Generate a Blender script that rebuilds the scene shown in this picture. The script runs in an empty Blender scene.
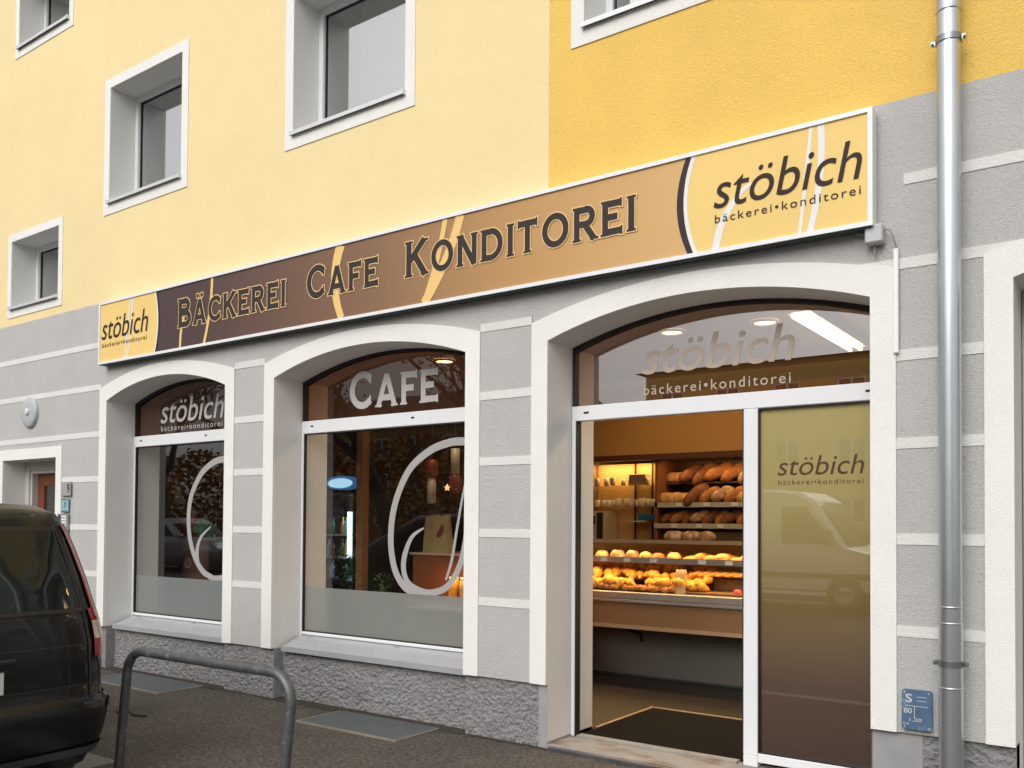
import bpy, math, random
from mathutils import Vector, Matrix, noise
from mathutils.geometry import tessellate_polygon
random.seed(7)
R = math.radians
S = bpy.context.scene
COL = S.collection

# ------------------------------------------------------------------ materials
MATS = {}
def mat(name, col, rough=0.6, metal=0.0, bumps=(), var=None, spots=None, spec=0.5, coat=0.0, emit=None, alpha=None, stretch=None):
    if name in MATS: return MATS[name]
    m = bpy.data.materials.new(name); m.use_nodes = True; nt = m.node_tree; N = nt.nodes; Lk = nt.links
    b = N['Principled BSDF']; b.inputs['Roughness'].default_value = rough; b.inputs['Metallic'].default_value = metal
    b.inputs['Specular IOR Level'].default_value = spec; b.inputs['Coat Weight'].default_value = coat
    b.inputs['Base Color'].default_value = (*col, 1)
    tc = N.new('ShaderNodeTexCoord'); src = tc.outputs['Object']
    if stretch:
        mp = N.new('ShaderNodeMapping'); mp.inputs['Scale'].default_value = stretch; Lk.new(src, mp.inputs[0]); src = mp.outputs[0]
    out = None
    if var:                                         # broad and fine tone variation
        rgb = N.new('ShaderNodeRGB'); rgb.outputs[0].default_value = (*col, 1); out = rgb.outputs[0]
        for sc, amt in var:
            n = N.new('ShaderNodeTexNoise'); n.inputs['Scale'].default_value = sc; n.inputs['Detail'].default_value = 5
            n.inputs['Roughness'].default_value = 0.6; Lk.new(src, n.inputs['Vector'])
            mr = N.new('ShaderNodeMapRange'); mr.inputs[1].default_value = 0.3; mr.inputs[2].default_value = 0.7
            mr.inputs[3].default_value = 1 - amt; mr.inputs[4].default_value = 1 + amt; Lk.new(n.outputs['Fac'], mr.inputs[0])
            mx = N.new('ShaderNodeMix'); mx.data_type = 'RGBA'; mx.blend_type = 'MULTIPLY'; mx.inputs[0].default_value = 1
            Lk.new(out, mx.inputs[6]); Lk.new(mr.outputs[0], mx.inputs[7]); out = mx.outputs[2]
    if spots:                                       # (scale, low, high, colour): worn patches or grains of another colour
        if out is None:
            rgb = N.new('ShaderNodeRGB'); rgb.outputs[0].default_value = (*col, 1); out = rgb.outputs[0]
        for sc, lo, hi, c2, st in spots:
            n = N.new('ShaderNodeTexNoise'); n.inputs['Scale'].default_value = sc; n.inputs['Detail'].default_value = 6
            if st:
                mp = N.new('ShaderNodeMapping'); mp.inputs['Scale'].default_value = st; Lk.new(src, mp.inputs[0]); Lk.new(mp.outputs[0], n.inputs['Vector'])
            else: Lk.new(src, n.inputs['Vector'])
            mr = N.new('ShaderNodeMapRange'); mr.inputs[1].default_value = lo; mr.inputs[2].default_value = hi; Lk.new(n.outputs['Fac'], mr.inputs[0])
            mx = N.new('ShaderNodeMix'); mx.data_type = 'RGBA'; Lk.new(mr.outputs[0], mx.inputs[0]); Lk.new(out, mx.inputs[6])
            mx.inputs[7].default_value = (*c2, 1); out = mx.outputs[2]
    if out is not None: Lk.new(out, b.inputs['Base Color'])
    prev = None
    for sc, st, dist in bumps:
        n = N.new('ShaderNodeTexNoise'); n.inputs['Scale'].default_value = sc; n.inputs['Detail'].default_value = 4; n.inputs['Roughness'].default_value = 0.65
        Lk.new(src, n.inputs['Vector'])
        bp = N.new('ShaderNodeBump'); bp.inputs['Strength'].default_value = st; bp.inputs['Distance'].default_value = dist
        Lk.new(n.outputs['Fac'], bp.inputs['Height'])
        if prev: Lk.new(prev, bp.inputs['Normal'])
        prev = bp.outputs[0]
    if prev: Lk.new(prev, b.inputs['Normal'])
    if emit:
        b.inputs['Emission Color'].default_value = (*emit[0], 1); b.inputs['Emission Strength'].default_value = emit[1]
    if alpha is not None: b.inputs['Alpha'].default_value = alpha
    MATS[name] = m; return m

def glass(name, tint=(0.93, 0.95, 0.94), f0=0.085, film=None):
    """thin pane: see-through, mirror reflection by Fresnel; film = (colour, share) adds a printed layer"""
    if name in MATS: return MATS[name]
    m = bpy.data.materials.new(name); m.use_nodes = True; nt = m.node_tree; N = nt.nodes; Lk = nt.links; N.clear()
    o = N.new('ShaderNodeOutputMaterial'); t = N.new('ShaderNodeBsdfTransparent'); t.inputs[0].default_value = (*tint, 1)
    g = N.new('ShaderNodeBsdfGlossy'); g.inputs['Roughness'].default_value = 0.0; g.inputs[0].default_value = (1, 1, 1, 1)
    lw = N.new('ShaderNodeLayerWeight'); lw.inputs[0].default_value = 0.5
    p = N.new('ShaderNodeMath'); p.operation = 'POWER'; p.inputs[1].default_value = 5; Lk.new(lw.outputs['Facing'], p.inputs[0])
    ma = N.new('ShaderNodeMath'); ma.operation = 'MULTIPLY_ADD'; ma.inputs[1].default_value = 0.9 - f0; ma.inputs[2].default_value = f0; Lk.new(p.outputs[0], ma.inputs[0])
    base = t.outputs[0]
    if film:
        d = N.new('ShaderNodeBsdfDiffuse'); d.inputs[0].default_value = (*film[0], 1)
        tl = N.new('ShaderNodeBsdfTranslucent'); tl.inputs[0].default_value = (*film[0], 1)
        m0 = N.new('ShaderNodeMixShader'); m0.inputs[0].default_value = 0.3; Lk.new(d.outputs[0], m0.inputs[1]); Lk.new(tl.outputs[0], m0.inputs[2])
        m1 = N.new('ShaderNodeMixShader'); m1.inputs[0].default_value = film[1]; Lk.new(base, m1.inputs[1]); Lk.new(m0.outputs[0], m1.inputs[2]); base = m1.outputs[0]
    mx = N.new('ShaderNodeMixShader'); Lk.new(ma.outputs[0], mx.inputs[0]); Lk.new(base, mx.inputs[1]); Lk.new(g.outputs[0], mx.inputs[2]); Lk.new(mx.outputs[0], o.inputs[0])
    MATS[name] = m; return m

def gradient(name, stops, axis, a, b, rough=0.35, coat=0.0, noise_amt=0.0):
    """a printed colour ramp along one object axis from a to b"""
    m = bpy.data.materials.new(name); m.use_nodes = True; nt = m.node_tree; N = nt.nodes; Lk = nt.links
    bs = N['Principled BSDF']; bs.inputs['Roughness'].default_value = rough; bs.inputs['Coat Weight'].default_value = coat; bs.inputs['Coat Roughness'].default_value = 0.0; bs.inputs['Coat IOR'].default_value = 2.25
    bs.inputs['Specular IOR Level'].default_value = 0.5
    tc = N.new('ShaderNodeTexCoord'); sp = N.new('ShaderNodeSeparateXYZ'); Lk.new(tc.outputs['Object'], sp.inputs[0])
    mr = N.new('ShaderNodeMapRange'); mr.inputs[1].default_value = a; mr.inputs[2].default_value = b; Lk.new(sp.outputs[axis], mr.inputs[0])
    cr = N.new('ShaderNodeValToRGB'); Lk.new(mr.outputs[0], cr.inputs[0]); e = cr.color_ramp.elements
    e[0].position, e[0].color = stops[0][0], (*stops[0][1], 1); e[1].position, e[1].color = stops[-1][0], (*stops[-1][1], 1)
    for p, c in stops[1:-1]:
        k = e.new(p); k.color = (*c, 1)
    Lk.new(cr.outputs[0], bs.inputs['Base Color']); MATS[name] = m; return m

# ------------------------------------------------------------------ mesh building
class MB:
    def __init__(s): s.v = []; s.f = []; s.m = []; s.sm = []
    def add(s, vs, fs, mi=0, smooth=False):
        o = len(s.v); s.v += [tuple(v) for v in vs]
        for f in fs: s.f.append([i + o for i in f]); s.m.append(mi); s.sm.append(smooth)
        return s
    def box(s, x0, x1, y0, y1, z0, z1, mi=0, bev=0.0):
        if bev > 0:
            b = bev; vs = []
            for (sx, sy, sz) in [(a, c, d) for a in (0, 1) for c in (0, 1) for d in (0, 1)]:
                X = (x0, x1)[sx]; Y = (y0, y1)[sy]; Z = (z0, z1)[sz]; dx = b if sx == 0 else -b; dy = b if sy == 0 else -b; dz = b if sz == 0 else -b
                vs += [(X, Y + dy, Z + dz), (X + dx, Y, Z + dz), (X + dx, Y + dy, Z)]
            idx = lambda a, c, d, k: (a * 4 + c * 2 + d) * 3 + k
            fs = []
            for a in (0, 1): fs.append([idx(a, 0, 0, 0), idx(a, 1, 0, 0), idx(a, 1, 1, 0), idx(a, 0, 1, 0)])
            for c in (0, 1): fs.append([idx(0, c, 0, 1), idx(1, c, 0, 1), idx(1, c, 1, 1), idx(0, c, 1, 1)])
            for d in (0, 1): fs.append([idx(0, 0, d, 2), idx(1, 0, d, 2), idx(1, 1, d, 2), idx(0, 1, d, 2)])
            for a in (0, 1):
                for c in (0, 1): fs.append([idx(a, c, 0, 0), idx(a, c, 1, 0), idx(a, c, 1, 1), idx(a, c, 0, 1)])
                for d in (0, 1): fs.append([idx(a, 0, d, 0), idx(a, 1, d, 0), idx(a, 1, d, 2), idx(a, 0, d, 2)])
            for c in (0, 1):
                for d in (0, 1): fs.append([idx(0, c, d, 1), idx(1, c, d, 1), idx(1, c, d, 2), idx(0, c, d, 2)])
            for a in (0, 1):
                for c in (0, 1):
                    for d in (0, 1): fs.append([idx(a, c, d, 0), idx(a, c, d, 1), idx(a, c, d, 2)])
            return s.add(vs, fs, mi)
        vs = [(x0, y0, z0), (x1, y0, z0), (x1, y1, z0), (x0, y1, z0), (x0, y0, z1), (x1, y0, z1), (x1, y1, z1), (x0, y1, z1)]
        return s.add(vs, [[0, 3, 2, 1], [4, 5, 6, 7], [0, 1, 5, 4], [1, 2, 6, 5], [2, 3, 7, 6], [3, 0, 4, 7]], mi)
    def sheet(s, outer, y, holes=(), mi=0):
        """polygon in x-z at depth y"""
        loops = [[Vector((p[0], p[1], 0)) for p in l] for l in [outer, *holes]]
        tris = tessellate_polygon(loops); flat = [p for l in loops for p in l]
        return s.add([(p.x, y, p.y) for p in flat], [list(t) for t in tris], mi)
    def prism(s, outer, y0, y1, holes=(), mi=0, back=True):
        s.sheet(outer, y0, holes, mi)
        if back: s.sheet(outer, y1, holes, mi)
        for l in [outer, *holes]:
            n = len(l); s.add([(p[0], y0, p[1]) for p in l] + [(p[0], y1, p[1]) for p in l], [[i, (i + 1) % n, n + (i + 1) % n, n + i] for i in range(n)], mi)
        return s
    def slab(s, poly, z0, z1, mi=0):
        """polygon in x-y between two heights"""
        n = len(poly); t = tessellate_polygon([[Vector((p[0], p[1], 0)) for p in poly]])
        s.add([(p[0], p[1], z1) for p in poly], [list(k) for k in t], mi); s.add([(p[0], p[1], z0) for p in poly], [list(k) for k in t], mi)
        return s.add([(p[0], p[1], z0) for p in poly] + [(p[0], p[1], z1) for p in poly], [[i, (i + 1) % n, n + (i + 1) % n, n + i] for i in range(n)], mi)
    def strip(s, path, y0, y1, mi=0, smooth=False):
        n = len(path)
        return s.add([(p[0], y0, p[1]) for p in path] + [(p[0], y1, p[1]) for p in path], [[i, i + 1, n + i + 1, n + i] for i in range(n - 1)], mi, smooth)
    def tube(s, pts, r, seg=12, cap=True, mi=0, smooth=True):
        pts = [Vector(p) for p in pts]; n = len(pts); rs = r if isinstance(r, (list, tuple)) else [r] * n
        vs = []; up = None
        for i, p in enumerate(pts):
            d = (pts[min(i + 1, n - 1)] - pts[max(i - 1, 0)]).normalized()
            if up is None: up = d.orthogonal().normalized()
            up = (up - d * up.dot(d)); up = up.normalized() if up.length > 1e-6 else d.orthogonal().normalized()
            sd = d.cross(up)
            for k in range(seg):
                a = 2 * math.pi * k / seg; vs.append(p + (up * math.cos(a) + sd * math.sin(a)) * rs[i])
        fs = [[i * seg + k, i * seg + (k + 1) % seg, (i + 1) * seg + (k + 1) % seg, (i + 1) * seg + k] for i in range(n - 1) for k in range(seg)]
        s.add(vs, fs, mi, smooth)
        if cap: s.add(vs[:seg], [list(range(seg))], mi); s.add(vs[-seg:], [list(range(seg))], mi)
        return s
    def lathe(s, prof, c, seg=20, mi=0, axis='z', smooth=True):
        """profile of (radius, height) spun round an axis through c"""
        vs = []
        for r, h in prof:
            for k in range(seg):
                a = 2 * math.pi * k / seg; x, y = r * math.cos(a), r * math.sin(a)
                vs.append((c[0] + x, c[1] + y, c[2] + h) if axis == 'z' else (c[0] + x, c[1] + h, c[2] + y) if axis == 'y' else (c[0] + h, c[1] + x, c[2] + y))
        return s.add(vs, [[i * seg + k, i * seg + (k + 1) % seg, (i + 1) * seg + (k + 1) % seg, (i + 1) * seg + k] for i in range(len(prof) - 1) for k in range(seg)], mi, smooth)
    def ribbon(s, pts, w, y, mi=0, smooth_it=True, th=0.0):
        """flat stroke of varying width in the x-z plane"""
        if smooth_it: pts, w = spline(pts, w)
        ws = w if isinstance(w, (list, tuple)) else [w] * len(pts); n = len(pts); a = []; b = []; closed = n > 8 and (Vector(pts[0]) - Vector(pts[-1])).length < 1e-5
        for i in range(n):
            p0 = Vector(pts[i - 1 if i else (n - 2 if closed else 0)]); p1 = Vector(pts[i + 1 if i < n - 1 else (1 if closed else n - 1)]); d = (p1 - p0).normalized(); q = Vector((-d.y, d.x))
            a.append((pts[i][0] + q.x * ws[i] / 2, y, pts[i][1] + q.y * ws[i] / 2)); b.append((pts[i][0] - q.x * ws[i] / 2, y, pts[i][1] - q.y * ws[i] / 2))
        return s.add(a + b, [[i, i + 1, n + i + 1, n + i] for i in range(n - 1)], mi)

def spline(pts, w, k=6):
    ws = w if isinstance(w, (list, tuple)) else [w] * len(pts); out = []; wo = []; n = len(pts)
    for i in range(n - 1):
        p = [pts[max(i - 1, 0)], pts[i], pts[i + 1], pts[min(i + 2, n - 1)]]
        for j in range(k):
            t = j / k; t2, t3 = t * t, t * t * t
            out.append(tuple(0.5 * (2 * p[1][c] + (p[2][c] - p[0][c]) * t + (2 * p[0][c] - 5 * p[1][c] + 4 * p[2][c] - p[3][c]) * t2 + (3 * p[1][c] - p[0][c] - 3 * p[2][c] + p[3][c]) * t3) for c in range(len(p[0]))))
            wo.append(ws[i] + (ws[i + 1] - ws[i]) * t)
    out.append(tuple(pts[-1])); wo.append(ws[-1]); return out, wo

ORG = {}
def origin(o): return ORG.get(o.name, Vector((0, 0, 0)))
def obj(name, mb, mats, parent=None, at=None):
    """link a mesh given in world coordinates; its origin is its parent's, or at"""
    base = Vector(at) if at else (origin(parent) if parent else Vector((0, 0, 0)))
    me = bpy.data.meshes.new(name); me.from_pydata([tuple(Vector(v) - base) for v in mb.v], [], mb.f); me.update()
    for m in (mats if isinstance(mats, (list, tuple)) else [mats]): me.materials.append(m)
    me.polygons.foreach_set('material_index', mb.m); me.polygons.foreach_set('use_smooth', mb.sm)
    o = bpy.data.objects.new(name, me); COL.objects.link(o)
    if parent:
        o.parent = parent; o.location = base - origin(parent)
    else: o.location = base
    ORG[o.name] = base; return o
def thing(name, label, cat, at=(0, 0, 0), group=None):
    o = bpy.data.objects.new(name, None); COL.objects.link(o); o.location = at; ORG[o.name] = Vector(at); o.empty_display_size = 0.2
    return tag(o, label, cat, group)
def tag(o, label, cat, group=None):
    o['label'] = label; o['category'] = cat
    if group: o['group'] = group
    return o
def struct(o): o['kind'] = 'structure'; return o
KIDS = {}
def dup(root, loc, rz=None, label=None, scale=None, rot=None):
    """copy of a thing with copies of its parts and their sub-parts"""
    def cp(o, par):
        c = o.copy(); COL.objects.link(c)
        if par: c.parent = par
        for ch in [k for k in bpy.data.objects if k.parent == o and k != c]: cp(ch, c)
        return c
    c = cp(root, None); c.location = loc
    if rz is not None: c.rotation_euler = (0, 0, rz)
    if rot is not None: c.rotation_euler = rot
    if scale is not None: c.scale = scale if isinstance(scale, (tuple, list)) else (scale,) * 3
    if label: c['label'] = label
    return c

def text_mesh(body, x0, x1, z0, z1, y, shear=0.0, offset=0.0, mb=None, spacing=1.0, fit=True):
    """words in the built-in typeface, fitted to a box in the x-z plane facing -y"""
    cu = bpy.data.curves.new('t', 'FONT'); cu.body = body; cu.shear = shear; cu.offset = offset; cu.space_character = spacing; cu.resolution_u = 6
    o = bpy.data.objects.new('t', cu); COL.objects.link(o); dg = bpy.context.evaluated_depsgraph_get()
    me = bpy.data.meshes.new_from_object(o.evaluated_get(dg)); xs = [v.co.x for v in me.vertices]; ys = [v.co.y for v in me.vertices]
    ax, bx, ay, by = min(xs), max(xs), min(ys), max(ys); mb = mb or MB()
    mb.add([(x0 + (v.co.x - ax) / (bx - ax) * (x1 - x0), y, z0 + (v.co.y - ay) / (by - ay) * (z1 - z0)) for v in me.vertices], [list(p.vertices) for p in me.polygons])
    bpy.data.objects.remove(o); bpy.data.curves.remove(cu); bpy.data.meshes.remove(me); return mb

# copperplate style capitals drawn as strokes with small wedge serifs
def arc(cx, cy, rx, ry, a0, a1, n=14): return [(cx + rx * math.cos(R(a0 + (a1 - a0) * i / n)), cy + ry * math.sin(R(a0 + (a1 - a0) * i / n))) for i in range(n + 1)]
W0 = 0.20
h = W0 / 2
GLY = {
 'B': (0.66, [[(h, 0), (h, 1)], [(h, 1 - h), (.36, 1 - h)] + arc(.36, .745, .17, .17, 90, -90) + [(h, .575)], [(h, .49), (.40, .49)] + arc(.40, .285, .19, .2, 90, -90) + [(h, h)]]),
 'A': (0.80, [[(.10, 0), (.40, 1)], [(.70, 0), (.40, 1)], [(.2, .28), (.6, .28)]]),
 'C': (0.74, [arc(.42, .5, .34, .42, 42, 318, 24)]),
 'K': (0.72, [[(h, 0), (h, 1)], [(.62, 1), (h, .40)], [(.30, .58), (.66, 0)]]),
 'E': (0.60, [[(h, 0), (h, 1)], [(h, 1 - h), (.56, 1 - h)], [(h, .52), (.46, .52)], [(h, h), (.58, h)]]),
 'R': (0.70, [[(h, 0), (h, 1)], [(h, 1 - h), (.38, 1 - h)] + arc(.38, .70, .19, .215, 90, -90) + [(h, .485)], [(.34, .48), (.64, 0)]]),
 'I': (0.19, [[(h, 0), (h, 1)]]),
 'F': (0.56, [[(h, 0), (h, 1)], [(h, 1 - h), (.54, 1 - h)], [(h, .50), (.45, .50)]]),
 'O': (0.84, [arc(.42, .5, .335, .42, 0, 360, 34)]),
 'N': (0.72, [[(h, 0), (h, 1)], [(h, 1), (.72 - h, 0)], [(.72 - h, 0), (.72 - h, 1)]]),
 'D': (0.76, [[(h, 0), (h, 1)], [(h, 1 - h), (.32, 1 - h)] + arc(.32, .5, .35, .415, 90, -90, 18) + [(h, h)]]),
 'T': (0.66, [[(.33, 0), (.33, 1)], [(.02, 1 - h), (.64, 1 - h)]]),
 'Ä': (0.80, [[(.10, 0), (.40, 1)], [(.70, 0), (.40, 1)], [(.2, .28), (.6, .28)]]),
}
SERIF = {'B': [(h, 0), (h, 1)], 'K': [(h, 0), (h, 1), (.62, 1), (.64, 0)], 'E': [(h, 0), (h, 1)], 'R': [(h, 0), (h, 1), (.63, 0)], 'I': [(h, 0), (h, 1)], 'F': [(h, 0), (h, 1)],
         'N': [(h, 0), (h, 1), (.72 - h, 1)], 'D': [(h, 0), (h, 1)], 'T': [(.33, 0)], 'A': [(.11, 0), (.69, 0)], 'Ä': [(.11, 0), (.69, 0)]}
VSER = {'E': [(.56, 1 - h), (.58, h)], 'F': [(.54, 1 - h)], 'T': [(.03, 1 - h), (.63, 1 - h)], 'C': [(.67, .79), (.67, .21)]}
def capitals(words, x0, x1, z, H, hs, y, grow=0.0, mb=None, gap=0.16):
    mb = mb or MB(); tot = 0; first = True
    for c in words: tot += GLY[c][0] * (H if first else hs) + gap * hs; first = False
    tot -= gap * hs; kx = (x1 - x0) / tot; x = x0; first = True; j = 0
    for c in words:
        sc = H if first else hs; w, strokes = GLY[c]
        def P(p): return (x + p[0] * sc * kx, z + p[1] * sc)
        lw = W0 * sc + 2 * grow
        for st in strokes:
            pts = [P(p) for p in st]
            if grow and c != 'O':
                a, b = Vector(pts[0]), Vector(pts[1]); d = (a - b).normalized() * grow; pts[0] = tuple(a + d)
                a, b = Vector(pts[-1]), Vector(pts[-2]); d = (a - b).normalized() * grow; pts[-1] = tuple(a + d)
            mb.ribbon(pts, lw * 0.95, y - 0.00004 * j, smooth_it=False); j += 1
        for p in SERIF.get(c, []):
            q = P(p); s_ = 0.145 * sc + grow; t_ = 0.036 * sc + grow; zc = q[1] + (0.03 if p[1] == 0 else -0.03) * sc
            mb.ribbon([(q[0] - s_, zc), (q[0] + s_, zc)], 2 * t_ * 0.9, y - 0.00004 * j, smooth_it=False); j += 1
        for p in VSER.get(c, []):
            q = P(p); s_ = 0.125 * sc + grow; t_ = 0.03 * sc + grow
            mb.ribbon([(q[0], q[1] - s_), (q[0], q[1] + s_)], 2 * t_, y - 0.00004 * j, smooth_it=False); j += 1
        if c == 'Ä':
            for dx in (.27, .53):
                q = P((dx, 1.17)); rr = 0.075 * sc + grow; mb.ribbon([(q[0] - rr, q[1]), (q[0] + rr, q[1])], 2 * rr, y - 0.00004 * j, smooth_it=False); j += 1
        x += (w * sc + gap * hs) * kx; first = False
    return mb

# ------------------------------------------------------------------ palette
stucco = dict(rough=0.92, spec=0.2)
M_grey = mat('grey_render', (0.57, 0.562, 0.55), bumps=((130, .8, .014), (45, .4, .012)), var=((1.1, .035), (3.5, .03), (75, .09)), **stucco)
M_pale = mat('pale_yellow_render', (0.87, 0.71, 0.395), bumps=((110, .5, .007), (38, .3, .007)), var=((.7, .025), (3, .02), (65, .035)), **stucco)
M_rich = mat('rich_yellow_render', (0.90, 0.60, 0.155), bumps=((110, .8, .010), (38, .4, .010)), var=((.8, .04), (3, .03), (65, .07)), **stucco)
M_trim = mat('white_render', (0.86, 0.85, 0.82), bumps=((140, .6, .008),), var=((1.5, .03), (90, .04)), **stucco)
M_band = mat('painted_band', (0.80, 0.79, 0.77), bumps=((130, .7, .012), (45, .3, .01)), var=((2, .03),), **stucco)
M_reveal = mat('reveal_plaster', (0.77, 0.76, 0.73), rough=.9, bumps=((150, .25, .004),), var=((2, .03),), spec=.2)
M_plinth = mat('roughcast', (0.36, 0.355, 0.355), rough=.95, spec=.2, bumps=((70, .9, .03),), var=((1.2, .08), (25, .1)), spots=((3.5, .62, .8, (.2, .19, .185), (1, 1, 2.5)),))
M_smooth = mat('smooth_cement', (0.33, 0.33, 0.335), rough=.9, bumps=((60, .3, .006),), var=((4, .1),))
M_pave = mat('pavement_asphalt', (0.112, 0.092, 0.074), rough=.85, bumps=((120, .9, .02), (45, .5, .02)), var=((.8, .2), (5, .15), (34, .75), (110, .9)),
             spots=((120, .60, .70, (.30, .26, .21), None), (1.3, .56, .78, (.06, .05, .043), None), (190, .30, .22, (.03, .027, .025), None)))
M_road = mat('road_asphalt', (0.05, 0.05, 0.052), rough=.8, bumps=((150, .6, .01),), var=((.5, .15), (80, .2)))
M_kerb = mat('kerb_granite', (0.23, 0.225, 0.22), rough=.85, bumps=((120, .4, .006),), var=((3, .12), (150, .2)))
M_white = mat('white_lacquer', (0.80, 0.81, 0.83), rough=.28, var=((3, .02),))
M_alu = mat('brushed_aluminium', (0.62, 0.63, 0.64), rough=.36, metal=.85, var=((6, .05),), bumps=((30, .04, .003),))
M_black = mat('black_rubber', (0.015, 0.015, 0.015), rough=.6)
M_tdecal = mat('frosted_transom_decal', (0.50, 0.48, 0.46), rough=.7)
M_glass = glass('window_glass', f0=.12)
M_upglass = glass('upper_window_glass', tint=(.35, .38, .39), f0=.52)
M_tint = glass('brown_tinted_glass', tint=(.50, .33, .235), f0=.055, film=((.16, .075, .04), .26))
M_tint_door = glass('brown_tinted_door_glass', tint=(.48, .33, .235), f0=.21, film=((.13, .055, .025), .16))
M_frost = glass('frosted_film', tint=(.6, .62, .61), f0=.05, film=((.36, .385, .375), .75))
M_decal = mat('frosted_decal', (0.38, 0.365, 0.36), rough=.7)
M_zinc = mat('zinc_sheet', (0.56, 0.60, 0.63), rough=.33, metal=.9, var=((2.5, .08), (14, .05)), bumps=((9, .06, .006),), stretch=(1, 1, .25))
M_galv = mat('weathered_galvanised', (0.125, 0.13, 0.138), rough=.5, metal=.55, var=((8, .18), (50, .12)), spots=((14, .6, .72, (.33, .34, .35), None), (30, .68, .76, (.10, .05, .03), None)))

# ------------------------------------------------------------------ the shop front (facade plane y = 0, camera on the street at -y)
XL, XR, XDIV = -15.0, 7.0, -3.308
Z_YEL, Z_BASE, TOP = 3.76, 0.425, 9.4
ZS, ZC = 2.73, 2.905
def arch(x0, x1, zs=ZS, zc=ZC, n=28):
    c = (x0 + x1) / 2; hw = (x1 - x0) / 2; hh = zc - zs; r = (hw * hw + hh * hh) / (2 * hh); cz = zc - r; a = math.asin(hw / r)
    return [(c + r * math.sin(-a + 2 * a * i / n), cz + r * math.cos(-a + 2 * a * i / n)) for i in range(n + 1)]
SHOP = [(-8.71, -6.765, Z_BASE), (-6.096, -4.005, Z_BASE), (-3.30, -1.23, 0.045), (-0.555, 1.52, Z_BASE), (2.2, 4.27, Z_BASE)]
HD = (-10.90, -9.70, 0.02, 2.19)                        # house door opening
building = thing('apartment_building', 'yellow and grey apartment building with a bakery shop on its ground floor', 'building', (-3, 0, 0))
wall = MB()
holes = [[(x0, zb - .0), (x1, zb)] + arch(x0, x1)[::-1] for x0, x1, zb in SHOP]
pl = [(XL, Z_BASE)]
outer = [(XL, Z_BASE)]
for x0, x1, zb, *rest in sorted([(HD[0], HD[1], 'd')] + [(a, b, 's') for a, b, _ in SHOP]):
    if zb == 'd': outer += [(x0, Z_BASE), (x0, HD[3]), (x1, HD[3]), (x1, Z_BASE)]
    else: outer += [(x0, Z_BASE)] + arch(x0, x1) + [(x1, Z_BASE)]
outer += [(XR, Z_BASE), (XR, Z_YEL), (XL, Z_YEL)]
wall.sheet(outer, 0)
wall.box(XL, XR, .58, .60, Z_YEL - .1, Z_YEL)           # inner lining top
for x0, x1, *_ in [(XL, HD[0]), (HD[1], SHOP[0][0])] + [(SHOP[i][1], SHOP[i + 1][0]) for i in range(4)] + [(SHOP[4][1], XR)]:
    wall.add([(x0, 0, Z_BASE), (x1, 0, Z_BASE), (x1, .03, Z_BASE), (x0, .03, Z_BASE)], [[0, 1, 2, 3]])
obj('wall', wall, M_grey, building)['label'] = 'grey rendered ground floor wall'
UP = {'A': (-8.735, -7.49, 4.77, 5.98), 'B': (-5.90, -4.62, 4.77, 5.98), 'C': (-3.03, -1.77, 4.77, 5.98), 'S': (-10.79, -9.73, 3.945, 4.74), 'T': (-10.71, -9.59, 6.985, 7.78),
      'A2': (-8.735, -7.49, 7.8, 9.0), 'B2': (-5.90, -4.62, 7.8, 9.0), 'C2': (-3.03, -1.77, 7.8, 9.0), 'D': (.4, 1.65, 4.77, 5.98), 'D2': (.4, 1.65, 7.8, 9.0), 'E': (3.6, 4.85, 4.77, 5.98)}
rect = lambda a: [(a[0], a[2]), (a[1], a[2]), (a[1], a[3]), (a[0], a[3])]
up = MB().sheet([(XL, Z_YEL), (XDIV, Z_YEL), (XDIV, TOP), (XL, TOP)], 0, [rect(v) for v in UP.values() if v[0] < XDIV])
obj('upper_wall', up, M_pale, building)['label'] = 'pale yellow rendered upper wall'
up = MB().sheet([(XDIV, Z_YEL), (XR, Z_YEL), (XR, TOP), (XDIV, TOP)], 0, [rect(v) for v in UP.values() if v[0] > XDIV])
obj('upper_wall', up, M_rich, building)['label'] = 'deep yellow rendered upper wall'
# roof and flanks
rf = MB(); rf.add([(XL - .2, -.5, TOP), (XR + .2, -.5, TOP), (XR + .2, 6, TOP + 3.6), (XL - .2, 6, TOP + 3.6), (XL - .2, 12.5, TOP), (XR + .2, 12.5, TOP)], [[0, 1, 2, 3], [3, 2, 5, 4], [0, 1, 5, 4]])
obj('roof', rf, mat('roof_tiles', (.22, .09, .06), .85, bumps=((12, .6, .03),), var=((3, .15),)), building)
fl = MB(); fl.box(XL, XL + .3, 0.01, 12, 0, TOP); fl.box(XR - .3, XR, 0.01, 12, 0, TOP); fl.box(XL, XR, 11.7, 12, 0, TOP)
obj('side_wall', fl, M_pale, building)

# painted bands between the openings
segs = [(XL, HD[0] - .12, 'l'), (HD[1] + .12, -8.835, 'l'), (-6.636, -6.23, 'm'), (-3.875, -3.433, 'm'), (-1.106, -.687, 'm'), (1.65, 2.07, 'm')]
hw = .029
for zc in (.9525, 1.433, 1.936, 2.40, 2.885):
    for x0, x1, k in segs:
        if k == 'l' and zc > 2.3:
            if x1 > -9: x0 = XL
            else: continue
        obj('painted_band', MB().box(x0, x1, -.004, .01, zc - hw, zc + hw), M_band, building)
for x0, x1, zc in ((XL, -8.86, 3.325), (-1.06, 7, 3.33), (-1.30, -1.106, 2.885), (-3.62, -3.433, 2.885), (-6.636, -6.42, 2.885), (-.687, -.50, 2.885)):
    obj('painted_band', MB().box(x0, x1, -.0045, .01, zc - hw, zc + hw), M_band, building)

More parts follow.
